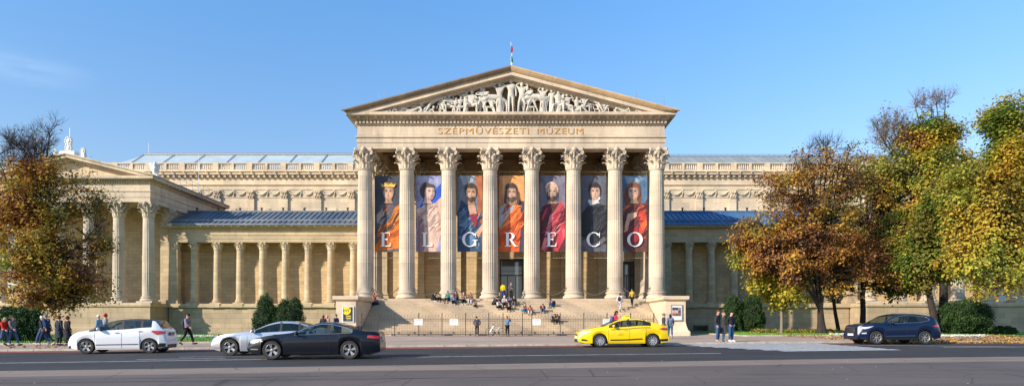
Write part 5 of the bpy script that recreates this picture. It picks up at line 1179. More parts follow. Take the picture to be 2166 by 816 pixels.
def car(name, label, cat, loc, rz, S):
    L, W = S['L'], S['W']; t = empty(name, loc, rz); tag(t, label, cat)
    top, belt = S['top'], S['belt']; w1, w2, wr = S['wheels']; clr = S.get('clr', .19)
    xc, xr, xe, xt = S['cab']     # windscreen base, roof start, roof end, rear glass end
    def hw(x):
        u = x/L; a = S.get('nose', .16)
        f = 1-a*max(0, 1-u/.22)**2.2-S.get('tail', .10)*max(0, (u-.80)/.20)**2.4
        return W/2*f
    def zt(x): return hermite(top, x)
    def zb(x): return min(hermite(belt, x), zt(x)-.035)
    def zl(x):
        z = clr+.10*max(0, 1-x/.35)+.10*max(0, (x-L+.45)/.45)
        for c in (w1, w2):
            d = abs(x-c); ra = wr+.055
            if d < ra: z = max(z, wr+math.sqrt(ra*ra-d*d)*1.0)
        return z
    def rows(x):
        w_, T, B, Lz = hw(x), zt(x), zb(x), zl(x); H = T-B
        Lz = min(Lz, B-.06); tum = S.get('tum', .40)
        r = [(w_*.955, Lz), (w_*.985, Lz+(B-Lz)*.30), (w_*1.0, Lz+(B-Lz)*.62), (w_*.985, B-.05), (w_*.955, B)]
        zr = B+H*.90-min(.0, H); yr = w_*.955-tum*H*.9-.02*min(1, H*5)
        g = lambda f: (w_*.955+(yr-w_*.955)*f, B+(zr-B)*f)
        r += [g(.07), g(.90), g(1.0)]
        r += [(yr*.90-.0, B+H*.955), (yr*.72, B+H*.985), (yr*.38, T), (0, T+.004)]
        return r
    ns = S.get('ns', 110); xs = [L*i/ns for i in range(ns+1)]
    for c in (w1, w2):
        for k in range(13): xs.append(c-(wr+.055)*math.cos(PI*k/12))
    for c in (xc, xr, xe, xt, *S['pillars']): xs += [c]
    xs = sorted(set(round(x, 3) for x in xs)); xs = [x for i, x in enumerate(xs) if i == 0 or x-xs[i-1] > .006]
    R = [rows(x) for x in xs]; nr = len(R[0])
    body = MB(); cols = 2*nr-1; vs = []
    for x, r in zip(xs, R):
        line = [(x-L/2, -y, z) for y, z in r]+[(x-L/2, y, z) for y, z in r[-2::-1]]; vs += line
    body.v = vs; win = {}; gl = MB(); gl.v = list(vs); gd = MB(); gd.v = list(vs); ws = MB(); ws.v = list(vs); rg = MB(); rg.v = list(vs)
    fr = MB(); fr.v = list(vs)
    pil = S['pillars']; pw_ = .05
    for i in range(len(xs)-1):
        xm = (xs[i]+xs[i+1])/2; H = zt(xm)-zb(xm)
        for j in range(cols-1):
            f = (i*cols+j, (i+1)*cols+j, (i+1)*cols+j+1, i*cols+j+1); jj = min(j, cols-2-j)
            if jj in (5, 6) and S['win'][0] < xm < S['win'][1] and H > .16:
                inp = any(abs(xm-p) < pw_ for p in pil)
                if jj == 5 and not inp:
                    win.setdefault((j < cols//2, sum(p < xm for p in pil), xm > S.get('tint', 99)), []).append(f); continue
                if inp: win.setdefault((j < cols//2, min(range(len(pil)), key=lambda q: abs(pil[q]-xm)), 'p'), []).append(f); continue
                if S.get('framecol'): fr.f.append(f); continue
            if jj >= 8 and xc+.02 < xm < xr: ws.f.append(f); continue
            if jj >= 8 and xe < xm < xt: rg.f.append(f); continue
            if S.get('roofdark') and jj >= 7 and xr <= xm <= xe+.3: fr.f.append(f); continue
            if S.get('roofdark') and jj >= 5 and xc < xm < xr: fr.f.append(f); continue
            body.f.append(f)
    body.f.append(tuple(range(cols-1, -1, -1))); body.f.append(tuple((len(xs)-1)*cols+j for j in range(cols)))
    def fin(mb, nm, mat, parent=t, sm=35):
        used = sorted({i for f in mb.f for i in f}); mp_ = {a: b for b, a in enumerate(used)}
        mb.v = [mb.v[i] for i in used]; mb.f = [tuple(mp_[i] for i in f) for f in mb.f]; mb.m = [0]*len(mb.f)
        return build(mb, nm, mat, parent, smooth=sm, local=True)
    bo = fin(body, 'body', S['paint'])
    if fr.f: fin(fr, 'roof_panel' if S.get('roofdark') else 'window_frame', S.get('framemat', M_DARK))
    for kk, ff in sorted(win.items(), key=str):
        q = MB(); q.v = list(vs); q.f = ff
        if kk[2] == 'p': fin(q, 'door_pillar', M_DARK)
        else: fin(q, 'side_window', M_CDARK if kk[2] else M_CGLASS)
    fin(ws, 'windscreen', M_CGLASS); fin(rg, 'rear_window', M_CDARK)
    def ys(x, z):
        r = rows(clamp(x, 0, L))
        for (ya, za), (yb, zb_) in zip(r[:8], r[1:8]):
            if za <= z <= zb_: return ya+(yb-ya)*(z-za)/(zb_-za+1e-9)
        return r[0][0] if z < r[0][1] else r[7][0]
    def patch(pts, nm, mat, off=.006, sides=(-1, 1), parent=t, sub=5):
        n = len(pts); q = []
        for i in range(n):
            (x0, z0), (x1, z1) = pts[i], pts[(i+1) % n]
            for k in range(sub): q.append((x0+(x1-x0)*k/sub, z0+(z1-z0)*k/sub))
        cx = sum(p[0] for p in q)/len(q); cz = sum(p[1] for p in q)/len(q)
        for sd in sides:
            mb = MB(); V = []
            for f in (1, .5): V += [(cx+(x-cx)*f-L/2, sd*(ys(cx+(x-cx)*f, cz+(z-cz)*f)+off), cz+(z-cz)*f) for x, z in q]
            V.append((cx-L/2, sd*(ys(cx, cz)+off), cz)); k = len(q)
            F = [(i, (i+1) % k, k+(i+1) % k, k+i) for i in range(k)]+[(k+i, k+(i+1) % k, 2*k) for i in range(k)]
            mb.add(V, F); build(mb, nm, mat, parent, smooth=40, local=True)
    def line(pts, nm, mat, rad=.008, off=.002, sides=(-1, 1), dense=8, one=True):
        for sd in sides:
            P_ = []
            for (x0, z0), (x1, z1) in zip(pts, pts[1:]):
                for k in range(dense): x = x0+(x1-x0)*k/dense; z = z0+(z1-z0)*k/dense; P_.append((x-L/2, sd*(ys(x, z)+off), z))
            x, z = pts[-1]; P_.append((x-L/2, sd*(ys(x, z)+off), z)); mb = MB(); mb.tube(P_, rad, 5); build(mb, nm, mat, t, local=True)
    # dark underbody and wheel housings
    mb = MB(); mb.box(-L/2+.35, L/2-.35, -W/2+.27, W/2-.27, clr-.03, min(zb(L*.5)-.12, .72)); build(mb, 'underbody', M_DARK, t, local=True)
    mb = MB()
    for x in (xr+.35, xr+1.15):
        for sy in (-1, 1):
            mb.box(x-L/2-.25, x-L/2+.28, sy*.38-.24, sy*.38+.24, .45, .62); mb.hexa([(x-L/2+.2, sy*.38-.24, .6), (x-L/2+.34, sy*.38-.24, .6), (x-L/2+.34, sy*.38+.24, .6), (x-L/2+.2, sy*.38+.24, .6), (x-L/2+.36, sy*.38-.2, 1.05*S.get('seath', 1)), (x-L/2+.46, sy*.38-.2, 1.05*S.get('seath', 1)), (x-L/2+.46, sy*.38+.2, 1.05*S.get('seath', 1)), (x-L/2+.36, sy*.38+.2, 1.05*S.get('seath', 1))])
            mb.box(x-L/2+.38, x-L/2+.47, sy*.38-.12, sy*.38+.12, 1.06*S.get('seath', 1), 1.23*S.get('seath', 1))
    build(mb, 'seats', S.get('seatmat', M_SEAT), t, local=True)
    mb = MB(); mb.tube([(xr-.05-L/2+.16*math.cos(a)*.35, -.36+.18*math.sin(a), zb(xr)-.0+.17*math.cos(a)) for a in np.linspace(0, 2*PI, 17)], .015, 5, cap=False); mb.box(xc-L/2+.25, xr-L/2-.15, -.62, .62, zb(xc)-.2, zb(xc)-.03); build(mb, 'dashboard', M_SEAT, t, local=True)
    tm_, rm_ = wheel_meshes(wr, S.get('rim', 'multi'), S.get('rimmat', M_RIM))
    for x in (w1, w2):
        for sy in (-1, 1):
            o = bpy.data.objects.new('wheel', None); COL.objects.link(o); o.parent = t; o.location = (x-L/2, sy*(W/2-.135), wr); o.rotation_euler = (0, random.uniform(0, 1), 0 if sy < 0 else PI)
            if sy > 0: o.rotation_euler = (0, 0, PI)
            for nm, me in (('tyre', tm_), ('rim', rm_)): q = bpy.data.objects.new(nm, me); COL.objects.link(q); q.parent = o
    # seams, handles, mirror
    for x in S['seams']:
        line([(x, max(zl(x)+.02, clr+.05)), (x+.01, zb(x)-.02)], 'door_seam', M_DARK, .006, .001, dense=6)
    line([(S['seams'][0], clr+.06), (S['seams'][-1], clr+.06)], 'door_seam', M_DARK, .006, .001, dense=10)
    for x, z in S['handles']: patch([(x-.09, z-.012), (x+.09, z-.004), (x+.09, z+.022), (x-.09, z+.014)], 'door_handle', S.get('handlemat', M_DARK), .02, sub=2)
    mx = S['mirror']
    for sd in (-1, 1):
        z = zb(mx)+.10; y = hw(mx)*.97+.12; mb = MB(); mb.ell((mx-L/2, sd*y, z), (.07, .11, .075), 12, 8); mb.tube([(mx-L/2+.02, sd*(y-.14), z-.08), (mx-L/2, sd*(y-.03), z-.03)], .025, 5); build(mb, 'wing_mirror', S.get('mirrormat', S['paint']), t, smooth=60, local=True)
    patch(S['head'], 'headlight', M_LAMP, .01); patch(S['tailp'], 'tail_light', M_TAIL, .012)
    # across the nose / tail
    xf = -L/2-.012
    def nose(y0, y1, z0, z1, nm, mat, d=.03, back=False):
        mb = MB(); x = (L/2+.012) if back else xf
        y1 = min(y1, hw(L if back else 0)*.92); y0 = max(y0, -y1)
        mb.box(min(x, x+(-d if back else d)), max(x, x+(-d if back else d)), y0, y1, z0, z1); return build(mb, nm, mat, t, local=True)
    for a in S.get('nosebits', []): nose(*a)
    if S.get('plate', True):
        nose(-.26, .26, .42 if not S.get('platez') else S['platez'], .53 if not S.get('platez') else S['platez']+.11, 'number_plate', M_PLATE, .03)
        nose(-.26, .26, S.get('rplate', .75), S.get('rplate', .75)+.11, 'number_plate', M_PLATE, .03, True)
    for a in S.get('lines', []): line(*a)
    for a in S.get('patches', []): patch(*a)
    return t, ys, patch, line, zt, zb, hw
def place(S, wpx1, Yn, rz=0):
    """front wheel seen at pixel column wpx1, near side at depth Yn"""
    xw = PX(wpx1, Yn); a, b = S['L']/2-S['wheels'][0], S['W']/2; c, s_ = math.cos(rz), math.sin(rz); X = xw+a*c-b*s_; Y = Yn+a*s_+b*c; return (X, Y, tilt(X, Y)+.006)
# black coupe
S = dict(L=4.85, W=1.86, paint=carpaint('near black blue paint', (.0025, .0045, .010), .0), wheels=(.92, 3.74, .345), top=[(0, .56), (.04, .66), (.18, .75), (.6, .86), (1.1, .93), (1.55, .985), (1.9, 1.11), (2.35, 1.30), (2.75, 1.375), (3.1, 1.37), (3.5, 1.28), (4.0, 1.11), (4.4, 1.045), (4.72, 1.03), (4.82, .93), (4.85, .6)],
  belt=[(0, .5), (.3, .70), (1.5, .86), (2.6, .90), (3.8, .96), (4.5, .93), (4.85, .75)], cab=(1.55, 2.35, 3.35, 4.15), win=(1.68, 3.86), pillars=[2.95], seams=[1.48, 2.98], handles=[(2.78, .80)], mirror=1.85,
  head=[(.10, .60), (.30, .60), (.56, .74), (.5, .77), (.22, .745), (.09, .68)], tailp=[(4.38, .80), (4.80, .76), (4.82, .86), (4.5, .90), (4.4, .88)], rim='twin', tum=.42, tail=.14, nose=.2,
  nosebits=[(-.35, .35, .46, .58, 'grille', M_DARK)], lines=[([(1.74, .90), (1.98, 1.08), (2.3, 1.22), (2.7, 1.305), (3.1, 1.29), (3.5, 1.19), (3.8, 1.06), (3.84, 1.0), (3.74, .965), (2.6, .925), (1.74, .90)], 'window_trim', M_CHR, .016, .012), ([(.2, .66), (1.5, .78), (3, .79), (4.6, .82)], 'body_crease', M_DARK, .004, .0)],
  patches=[([(.12, .36), (.42, .36), (.42, .40), (.12, .40)], 'bumper_trim', M_CHR, .012)], rplate=.72)
car('black_coupe', 'black two door coupe with a chrome window line in front of the silver car', 'car', place(S, 574, 22.6, .07), .07, S)
# silver car
S = dict(L=4.95, W=1.88, paint=carpaint('silver paint', (.50, .52, .56), .7), wheels=(.80, 3.72, .345), top=[(0, .58), (.04, .70), (.2, .78), (.6, .89), (1.2, .97), (1.6, 1.01), (1.95, 1.15), (2.35, 1.33), (2.8, 1.425), (3.2, 1.42), (3.7, 1.33), (4.2, 1.14), (4.7, 1.06), (4.9, .95), (4.95, .6)],
  belt=[(0, .52), (.3, .72), (1.5, .90), (2.6, .95), (3.8, 1.0), (4.6, .95), (4.95, .78)], cab=(1.6, 2.38, 3.5, 4.3), win=(1.72, 3.95), pillars=[2.85, 3.6], seams=[1.5, 2.85], handles=[(2.65, .86)], mirror=1.75,
  head=[(.05, .62), (.26, .60), (.42, .72), (.38, .77), (.12, .72)], tailp=[(4.5, .8), (4.88, .78), (4.9, .88), (4.5, .92)], rim='five', tum=.4, nose=.2,
  nosebits=[(-.5, .5, .40, .62, 'grille', M_DARK)], lines=[([(.35, .80), (1.5, .86), (3, .88), (4.6, .9)], 'body_crease', M_STEEL, .005, .0)], patches=[([(.12, .30), (.36, .30), (.36, .34), (.12, .34)], 'bumper_trim', M_CHR, .012)])
car('silver_car', 'silver coupe partly hidden behind the black coupe', 'car', place(S, 485, 25.3, .08), .08, S)
# white hatchback
S = dict(L=4.10, W=1.70, paint=carpaint('white paint', (.74, .76, .80), .0), wheels=(.80, 3.415, .325), top=[(0, .55), (.03, .70), (.12, .82), (.4, .95), (.9, 1.06), (1.2, 1.20), (1.6, 1.41), (2.1, 1.53), (2.6, 1.565), (3.2, 1.55), (3.62, 1.50), (3.72, 1.40), (3.90, 1.14), (4.04, .98), (4.10, .55)],
  belt=[(0, .50), (.3, .78), (.8, .96), (1.6, 1.02), (2.4, 1.06), (3.2, 1.14), (3.6, 1.16), (4.0, .98), (4.12, .8)], cab=(.92, 1.75, 3.58, 3.92), win=(.98, 3.52), pillars=[2.28, 3.1], tint=2.3, seams=[1.16, 2.26, 3.02], handles=[(2.1, .93), (3.06, .99)], handlemat=M_DARK, mirror=1.35,
  head=[(.04, .68), (.20, .70), (.42, .86), (.40, .90), (.12, .80)], tailp=[(3.52, .98), (3.74, .84), (4.09, .90), (4.08, 1.0), (3.8, 1.03), (3.55, 1.04)], rim='five', roofdark=True, framecol=True, tum=.26, tail=.12, nose=.2,
  nosebits=[(-.45, .45, .60, .68, 'grille', M_DARK), (-.55, .55, .22, .40, 'bumper_trim', M_DARK, .04, True), (-.3, .3, .80, .95, 'plate_recess', M_DARK, .03, True)],
  lines=[([(1.2, .40), (2.95, .42)], 'side_moulding', plain('dark red trim', (.06, .03, .03), .5), .018, .008)], patches=[([(3.62, .24), (4.08, .30), (4.1, .46), (3.85, .46)], 'bumper_trim', M_DARK, .01), ([(.02, .24), (.12, .22), (.14, .36), (.03, .34)], 'bumper_trim', M_DARK, .01)], rplate=.80)
car('white_hatchback', 'white five door hatchback with a black roof, leftmost car', 'car', place(S, 181, 27.6, .17), .17, S)
# yellow taxi
S = dict(L=4.64, W=1.80, paint=carpaint('taxi yellow paint', (.86, .60, .005), .0), wheels=(1.10, 3.80, .325), top=[(0, .52), (.03, .68), (.15, .80), (.5, .90), (1.0, 1.0), (1.35, 1.06), (1.7, 1.22), (2.1, 1.39), (2.55, 1.46), (3.0, 1.455), (3.5, 1.36), (4.0, 1.20), (4.35, 1.12), (4.58, 1.10), (4.62, .95), (4.64, .55)],
  belt=[(0, .48), (.3, .72), (1.2, .93), (2.4, .99), (3.4, 1.06), (4.2, 1.03), (4.64, .8)], cab=(1.35, 2.12, 3.35, 4.08), win=(1.55, 3.72), pillars=[2.58, 3.38], seams=[1.52, 2.58, 3.45], handles=[(2.42, .84), (3.30, .88)], handlemat=plain('yellow handle', (.60, .40, .01), .4), mirror=1.78, seatmat=M_SEATG,
  head=[(.06, .64), (.30, .66), (.68, .80), (.66, .83), (.3, .78), (.08, .70)], tailp=[(4.12, .92), (4.3, .86), (4.61, .86), (4.61, .96), (4.3, .98)], rim='multi', rimmat=plain('silver hub cover', (.45, .46, .50), .35, .4), tum=.36, nose=.22,
  nosebits=[(-.4, .4, .58, .64, 'grille', M_DARK), (-.5, .5, .24, .40, 'grille', M_DARK)],
  lines=[([(1.62, .36), (2.4, .37), (3.25, .42)], 'side_moulding', M_DARK, .028, .008)], patches=[([(.16, .32), (.50, .30), (.42, .38), (.18, .42)], 'fog_lamp_housing', M_DARK, .01), ([(4.15, .28), (4.60, .32), (4.60, .42), (4.12, .40)], 'bumper_trim', M_DARK, .01)], rplate=.62)
tx, ys, patch, line, zt, zb, hw = car('yellow_taxi', 'bright yellow taxi saloon with a roof sign in front of the stairs', 'car', place(S, 1269.5, 31.1, .04), .04, S)
L = S['L']
for sd in (-1, 1):
    mb = MB(); n = 34
    for row in range(2):
        for i in range(n):
            if (i+row) % 2: continue
            x0 = 1.66+i*.060; x1 = x0+.060; zf = lambda x: zb(x)-.045-.032*row
            q = [(x0, zf(x0)-.03), (x1, zf(x1)-.03), (x1, zf(x1)), (x0, zf(x0))]; mb.poly([(x-L/2, sd*(ys(x, z)+.008), z) for x, z in q])
    build(mb, 'checker_stripe', M_DARK, tx, local=True)
patch([(2.05, .66), (2.28, .67), (2.28, .69), (2.05, .68)], 'door_print', plain('faded door print', (.45, .33, .02), .5), .008, sub=3); patch([(2.02, .60), (2.30, .61), (2.30, .635), (2.02, .625)], 'door_print', MATS['faded door print'], .008, sub=3)
z = zt(2.62); mb = MB(); mb.hexa([(2.45-L/2, -.28, z), (2.78-L/2, -.28, z), (2.78-L/2, .28, z), (2.45-L/2, .28, z), (2.55-L/2, -.22, z+.17), (2.70-L/2, -.22, z+.17), (2.70-L/2, .22, z+.17), (2.55-L/2, .22, z+.17)])
rs = build(mb, 'roof_sign', plain('taxi sign yellow', (.85, .62, .02), .4), tx, local=True)
tmx = text_mesh('TAXI', .15, .002, M_DARK, .36); o = put('lettering', tmx, rs, (2.50-L/2+.01, 0, z+.09), local=True); o.rotation_euler = (0, math.radians(-30), -PI/2)
tmx = text_mesh('TAXI', .11, .002, M_DARK, .2); o = put('lettering', tmx, rs, (2.615-L/2, -.262, z+.07), local=True); o.rotation_euler = (-.3, 0, 0)
tloc = Vector(tx.location)
person('taxi driver with brown hair and a pale shirt at the wheel of the yellow taxi', tloc.x+(2.60-L/2), tloc.y-.38, tloc.z+.50, -R90, 'drive', (.38, .34, .30), DK, (.16, .10, .06), sc=.93)
# dark blue suv
S = dict(L=4.48, W=1.86, paint=carpaint('dark blue paint', (.003, .012, .045), .1), wheels=(.92, 3.58, .36), clr=.24, top=[(0, .60), (.03, .90), (.12, 1.02), (.5, 1.08), (1.0, 1.13), (1.3, 1.16), (1.7, 1.38), (2.05, 1.57), (2.5, 1.65), (3.1, 1.65), (3.7, 1.58), (4.1, 1.48), (4.22, 1.38), (4.38, 1.12), (4.44, .98), (4.48, .6)],
  belt=[(0, .55), (.3, .92), (1.0, 1.05), (2.0, 1.07), (3.0, 1.13), (3.6, 1.18), (4.1, 1.16), (4.48, .8)], cab=(1.28, 2.05, 4.0, 4.36), win=(1.55, 3.82), pillars=[2.52, 3.30], tint=3.3, seams=[1.4, 2.52, 3.42], handles=[(2.36, .94), (3.30, .98)], mirror=1.68, handlemat=plain('blue handle', (.01, .03, .08), .3),
  head=[(.16, .86), (.28, .82), (.46, .86), (.74, .985), (.42, .94), (.18, .92)], tailp=[(3.98, .98), (4.2, .92), (4.42, .95), (4.40, 1.04), (4.2, 1.06)], rim='seven', tum=.30, tail=.12, nose=.24,
  nosebits=[(-.46, .46, .62, .90, 'grille', M_DARK), (-.44, .44, .66, .68, 'grille_bar', M_CHR, .02), (-.44, .44, .73, .75, 'grille_bar', M_CHR, .02), (-.44, .44, .80, .82, 'grille_bar', M_CHR, .02), (-.46, .46, .88, .905, 'grille_bar', M_CHR, .025), (-.7, .7, .26, .40, 'bumper_trim', M_DARK, .03)],
  lines=[([(1.62, 1.11), (2.5, 1.145), (3.3, 1.175), (3.78, 1.27), (3.84, 1.34), (3.7, 1.45), (3.3, 1.52), (2.6, 1.55), (2.2, 1.50)], 'window_trim', M_CHR, .014, .012), ([(1.4, .44), (3.0, .46)], 'side_moulding', M_STEEL, .01, .008)],
  patches=[([(.14, .56), (.36, .56), (.38, .64), (.16, .62)], 'fog_lamp', M_LAMP, .012), ([(1.3, .26), (3.2, .26), (3.2, .34), (1.3, .34)], 'sill_trim', M_DARK, .008), ([(.12, .30), (.45, .28), (.45, .36), (.12, .38)], 'bumper_trim', M_DARK, .01)], platez=.46, rplate=.72)
st_, *_ = car('blue_suv', 'dark blue sport utility car parked at the right kerb under the trees', 'car', place(S, 1856, 33.0, .03), .03, S)
sl_ = Vector(st_.location); Ls = S['L']
for dx, sy, lb in ((2.72, -.38, 'driver in a grey shirt at the wheel of the blue car'),): person(lb, sl_.x+(dx-Ls/2), sl_.y+sy, sl_.z+.60, -R90, 'drive', (.20, .18, .18), DK, BRN, sc=.97)
# far bus at the right edge
bx = PX(2172, 84); t = empty('bus', (bx+5, 84, -.1)); tag(t, 'blue and white bus glimpsed past the right pavilion at the picture edge', 'bus')
mb = MB(); mb.box(-5.5, 5.5, -1.25, 1.25, .35, 1.25); build(mb, 'lower_body', plain('bus blue', (.02, .16, .42), .35), t, local=True)
mb = MB(); mb.box(-5.5, 5.5, -1.25, 1.25, 1.25, 1.5); mb.box(-5.5, 5.5, -1.25, 1.25, 2.45, 3.0); build(mb, 'upper_body', M_WHITE, t, local=True)
mb = MB(); mb.box(-5.45, 5.45, -1.22, 1.22, 1.5, 2.45); build(mb, 'windows', M_CDARK, t, local=True)
for x in (-3.6, 3.2): mb = MB(); mb.lathe([(.48, -1.3), (.48, -1.0)], 20, (x, 0, .48), axis='y'); build(mb, 'wheel', M_TYRE, t, local=True)
# far town house beyond the right pavilion
t = empty('town_house', (92, 118, -.3)); tag(t, 'pale house glimpsed behind the trees at the right edge', 'building')
mb = MB(); mb.box(-17, 17, 0, 12, 0, 17); build(mb, 'wall', plain('pale render', (.55, .52, .46), .9, var=.08, vs=.5), t, local=True)
mb = MB(); mb.hexa([(-17.6, -.5, 17), (17.6, -.5, 17), (17.6, 12.5, 17), (-17.6, 12.5, 17), (-15, 4, 21), (15, 4, 21), (15, 8, 21), (-15, 8, 21)]); build(mb, 'roof', plain('red roof tile', (.25, .09, .05), .8), t, local=True)
for i in range(9):
    for j in range(4): mb = MB(); x = -15+i*3.7; mb.box(x-.6, x+.6, -.05, .02, 1.5+j*4, 3.6+j*4); build(mb, 'window', M_DGLASS, t, local=True)
# ------------------------------------------------------------------ vegetation
def leaf_mesh(name, pts, sizes, mats, mi, rng, elong=1.6, up=.0, nrm=None):
    n = len(pts); pts = np.asarray(pts); sizes = np.asarray(sizes)
    a = rng.normal(size=(n, 3))
    if nrm is not None: nn = nrm+rng.normal(size=(n, 3))*.45; nn /= np.linalg.norm(nn, axis=1)[:, None]; a -= (a*nn).sum(1)[:, None]*nn
    a /= np.linalg.norm(a, axis=1)[:, None]
    b = rng.normal(size=(n, 3)) if nrm is None else np.cross(nn, a); b[:, 2] += up; b -= (b*a).sum(1)[:, None]*a; b /= np.linalg.norm(b, axis=1)[:, None]
    s = sizes[:, None]; c = np.cross(a, b)*s*.18
    V = np.stack([pts-b*s*elong*.5, pts+a*s*.5+c, pts+b*s*elong*.5, pts-a*s*.5+c], 1).reshape(-1, 3)
    me = bpy.data.meshes.new(name); me.vertices.add(4*n); me.vertices.foreach_set('co', V.ravel())
    me.loops.add(4*n); me.loops.foreach_set('vertex_index', np.arange(4*n)); me.polygons.add(n)
    me.polygons.foreach_set('loop_start', np.arange(0, 4*n, 4)); me.polygons.foreach_set('loop_total', np.full(n, 4))
    for m in mats: me.materials.append(m)
    me.polygons.foreach_set('material_index', np.asarray(mi, dtype=np.int32)); me.update(calc_edges=True); return me
def clumpnoise(p, seed):
    """cheap smooth noise for leaf colour clumps"""
    r = np.random.default_rng(seed); o = 0
    for k in range(6):
        d = r.normal(size=3); d /= np.linalg.norm(d); o = o+np.sin(p @ d*(.7+.35*k)+r.uniform(0, 6.28))
    return o/6
def tree(label, X, Y, fork, blobs, palette, seed, tr=.3, nl=9, K=260, leaf=.2, per=36, bark=None, lean=(0, 0), twigs=4, group=None, stems=1, name='deciduous_tree', spread=.42, flat=.6, twigmat=None):
    """blobs: (x, y, z, rx, ry, rz, share, leafiness)"""
    rng = np.random.default_rng(seed); bark = bark or M_BARK; z0 = G(X, Y) if abs(X) < 90 else 0
    t = empty(name, (X, Y, z0)); tag(t, label, 'tree', group)
    B = np.array([b[:3] for b in blobs]); Rr = np.array([b[3:6] for b in blobs]); sh = np.array([b[6] for b in blobs], float); sh /= sh.sum(); lf = [b[7] for b in blobs]
    bi = rng.choice(len(blobs), size=K, p=sh); u = rng.normal(size=(K, 3)); u /= np.linalg.norm(u, axis=1)[:, None]; lump = 1+.55*clumpnoise(u*3.2+seed, seed+1)+rng.normal(size=K)*.07; u *= (rng.uniform(0, 1, K)**.40*lump)[:, None]
    T = B[bi]+u*Rr[bi]
    f0 = np.array([X+lean[0], Y+lean[1], z0+fork])
    mb = MB()
    for s in range(stems):
        off = np.array([rng.uniform(-.25, .25)*(s > 0), rng.uniform(-.2, .2)*(s > 0), 0])
        base = np.array([X, Y, z0-.1])+off; mid = base*.5+f0*.5+np.array([rng.uniform(-.08, .08), 0, 0]); mb.tube([base+(0, 0, 0), base+(0, 0, .25), mid, f0], [tr*1.5, tr*1.1, tr*.95, tr*.85], 10)
    # limbs
    order = rng.permutation(K); limbs = []; samples = []; 
    ang = np.linspace(0, 2*PI, nl, endpoint=False)
    tg = []
    for k in range(nl):
        q = order[k]; best = None
        for c in order[k*12:(k*12+12)] if K > nl*12 else order[k:k+3]:
            v = T[c]-f0; sc_ = v[2]*.35+np.linalg.norm(v)*.4+rng.uniform(0, 2)
            v2 = np.arctan2(v[1], v[0]); sc_ -= 1.6*abs((v2-ang[k]+PI) % (2*PI)-PI)
            if best is None or sc_ > best[0]: best = (sc_, c)
        tg.append(T[best[1]])
    for k in range(nl):
        e = tg[k]; v = e-f0; st = f0-np.array([0, 0, rng.uniform(0, fork*.25)]); c1 = st+v*.35+np.array([0, 0, abs(v[2])*.18+.3]); P_ = []
        for s in np.linspace(0, 1, 9):
            p = (1-s)**2*st+2*s*(1-s)*c1+s*s*e+rng.normal(size=3)*.07*s; P_.append(p)
        r0 = tr*.55*rng.uniform(.7, 1.1); mb.tube(P_, list(np.linspace(r0, .03, 9)), 6)
        for i, p in enumerate(P_[1:]): samples.append((p, r0*(1-(i+1)/9)+.02))
    SP_ = np.array([s[0] for s in samples]); SR = np.array([s[1] for s in samples])
    build(mb, 'trunk', bark, t, smooth=60)
    br = MB(); anchors = []; aleaf = []
    for i in range(K):
        e = T[i]; d = np.linalg.norm(SP_-e, axis=1)+np.maximum(0, SP_[:, 2]-e[2])*1.2; j = int(np.argmin(d)); s = SP_[j]; v = e-s; l = np.linalg.norm(v)
        m = s+v*.5+np.array([0, 0, -.05*l])+rng.normal(size=3)*.08*l; r0 = min(SR[j]*.6, .03+.012*l)
        br.tube([s, m, e], [r0, r0*.6, .012], 4, cap=False)
        bare = lf[bi[i]]; tw = twigs+(5 if bare < .3 else 0)
        for q in range(tw):
            dv = v/(l+.01)*.5+rng.normal(size=3)*.55+np.array([0, 0, .35 if bare >= .3 else .8]); dv /= np.linalg.norm(dv); ln = rng.uniform(.5, 1.15)*(1.15 if bare < .3 else 1)
            st = e if rng.uniform() < .5 else m*.4+e*.6; p2 = st+dv*ln; p1 = st+dv*ln*.5+rng.normal(size=3)*.05
            br.tube([st, p1, p2], [.012, .009, .005], 3, cap=False)
            if bare < .3:
                for _ in range(3): dv2 = dv+rng.normal(size=3)*.5+np.array([0, 0, .2]); dv2 /= np.linalg.norm(dv2); br.tube([p1, p1+dv2*ln*.6], [.007, .004], 3, cap=False)
            anchors += [p1, p2]; aleaf += [bare, bare]
        anchors.append(e); aleaf.append(bare)
    build(br, 'branches', twigmat or bark, t)
    A = np.array(anchors); w_ = np.array(aleaf); cn = clumpnoise(A, seed+5)
    cnt = rng.poisson(per*w_*np.where(w_ < .3, .12, 1)*np.clip(.85+cn*2.0+rng.normal(size=len(A))*.35, .05, 2.4)); idx = np.repeat(np.arange(len(A)), cnt)
    pts = A[idx]+rng.normal(size=(len(idx), 3))*np.array([spread, spread, spread*flat])
    c2 = clumpnoise(pts*.9, seed+9)+rng.normal(size=len(A))[idx]*.12+rng.normal(size=len(pts))*.07; ws_ = np.cumsum([p[1] for p in palette]); ws_ = ws_/ws_[-1]
    rk = np.argsort(np.argsort(c2))/max(1, len(c2)); mi = np.searchsorted(ws_, rk).clip(0, len(palette)-1)
    cc_ = np.array([B[0][0], B[0][1], B[0][2]-1.5]); od = A[idx]-cc_; od /= np.linalg.norm(od, axis=1)[:, None]; lo = pts-A[idx]; lo /= np.linalg.norm(lo, axis=1)[:, None]+1e-6
    nv = od*.55+lo*.6+np.array([0, 0, .55])
    me = leaf_mesh('crown', pts, leaf*rng.uniform(.55, 1.5, len(pts)), [p[0] for p in palette], mi, rng, nrm=nv)
    put('crown', me, t); return t, len(pts)
def blob(px, py, Y, rx, rz, share, leafy=1., ry=None, dy=0):
    s = Y/FPX; return (PX(px, Y), Y+dy, PZ(py, Y), rx*s, (ry or rx*.8)*s, rz*s, share, leafy)
TOT = 0
AUT = [(L_BR, 1.5), (L_OR, 2.4), (L_GO, 3.6), (L_OL, 2.2), (L_YG, .5)]
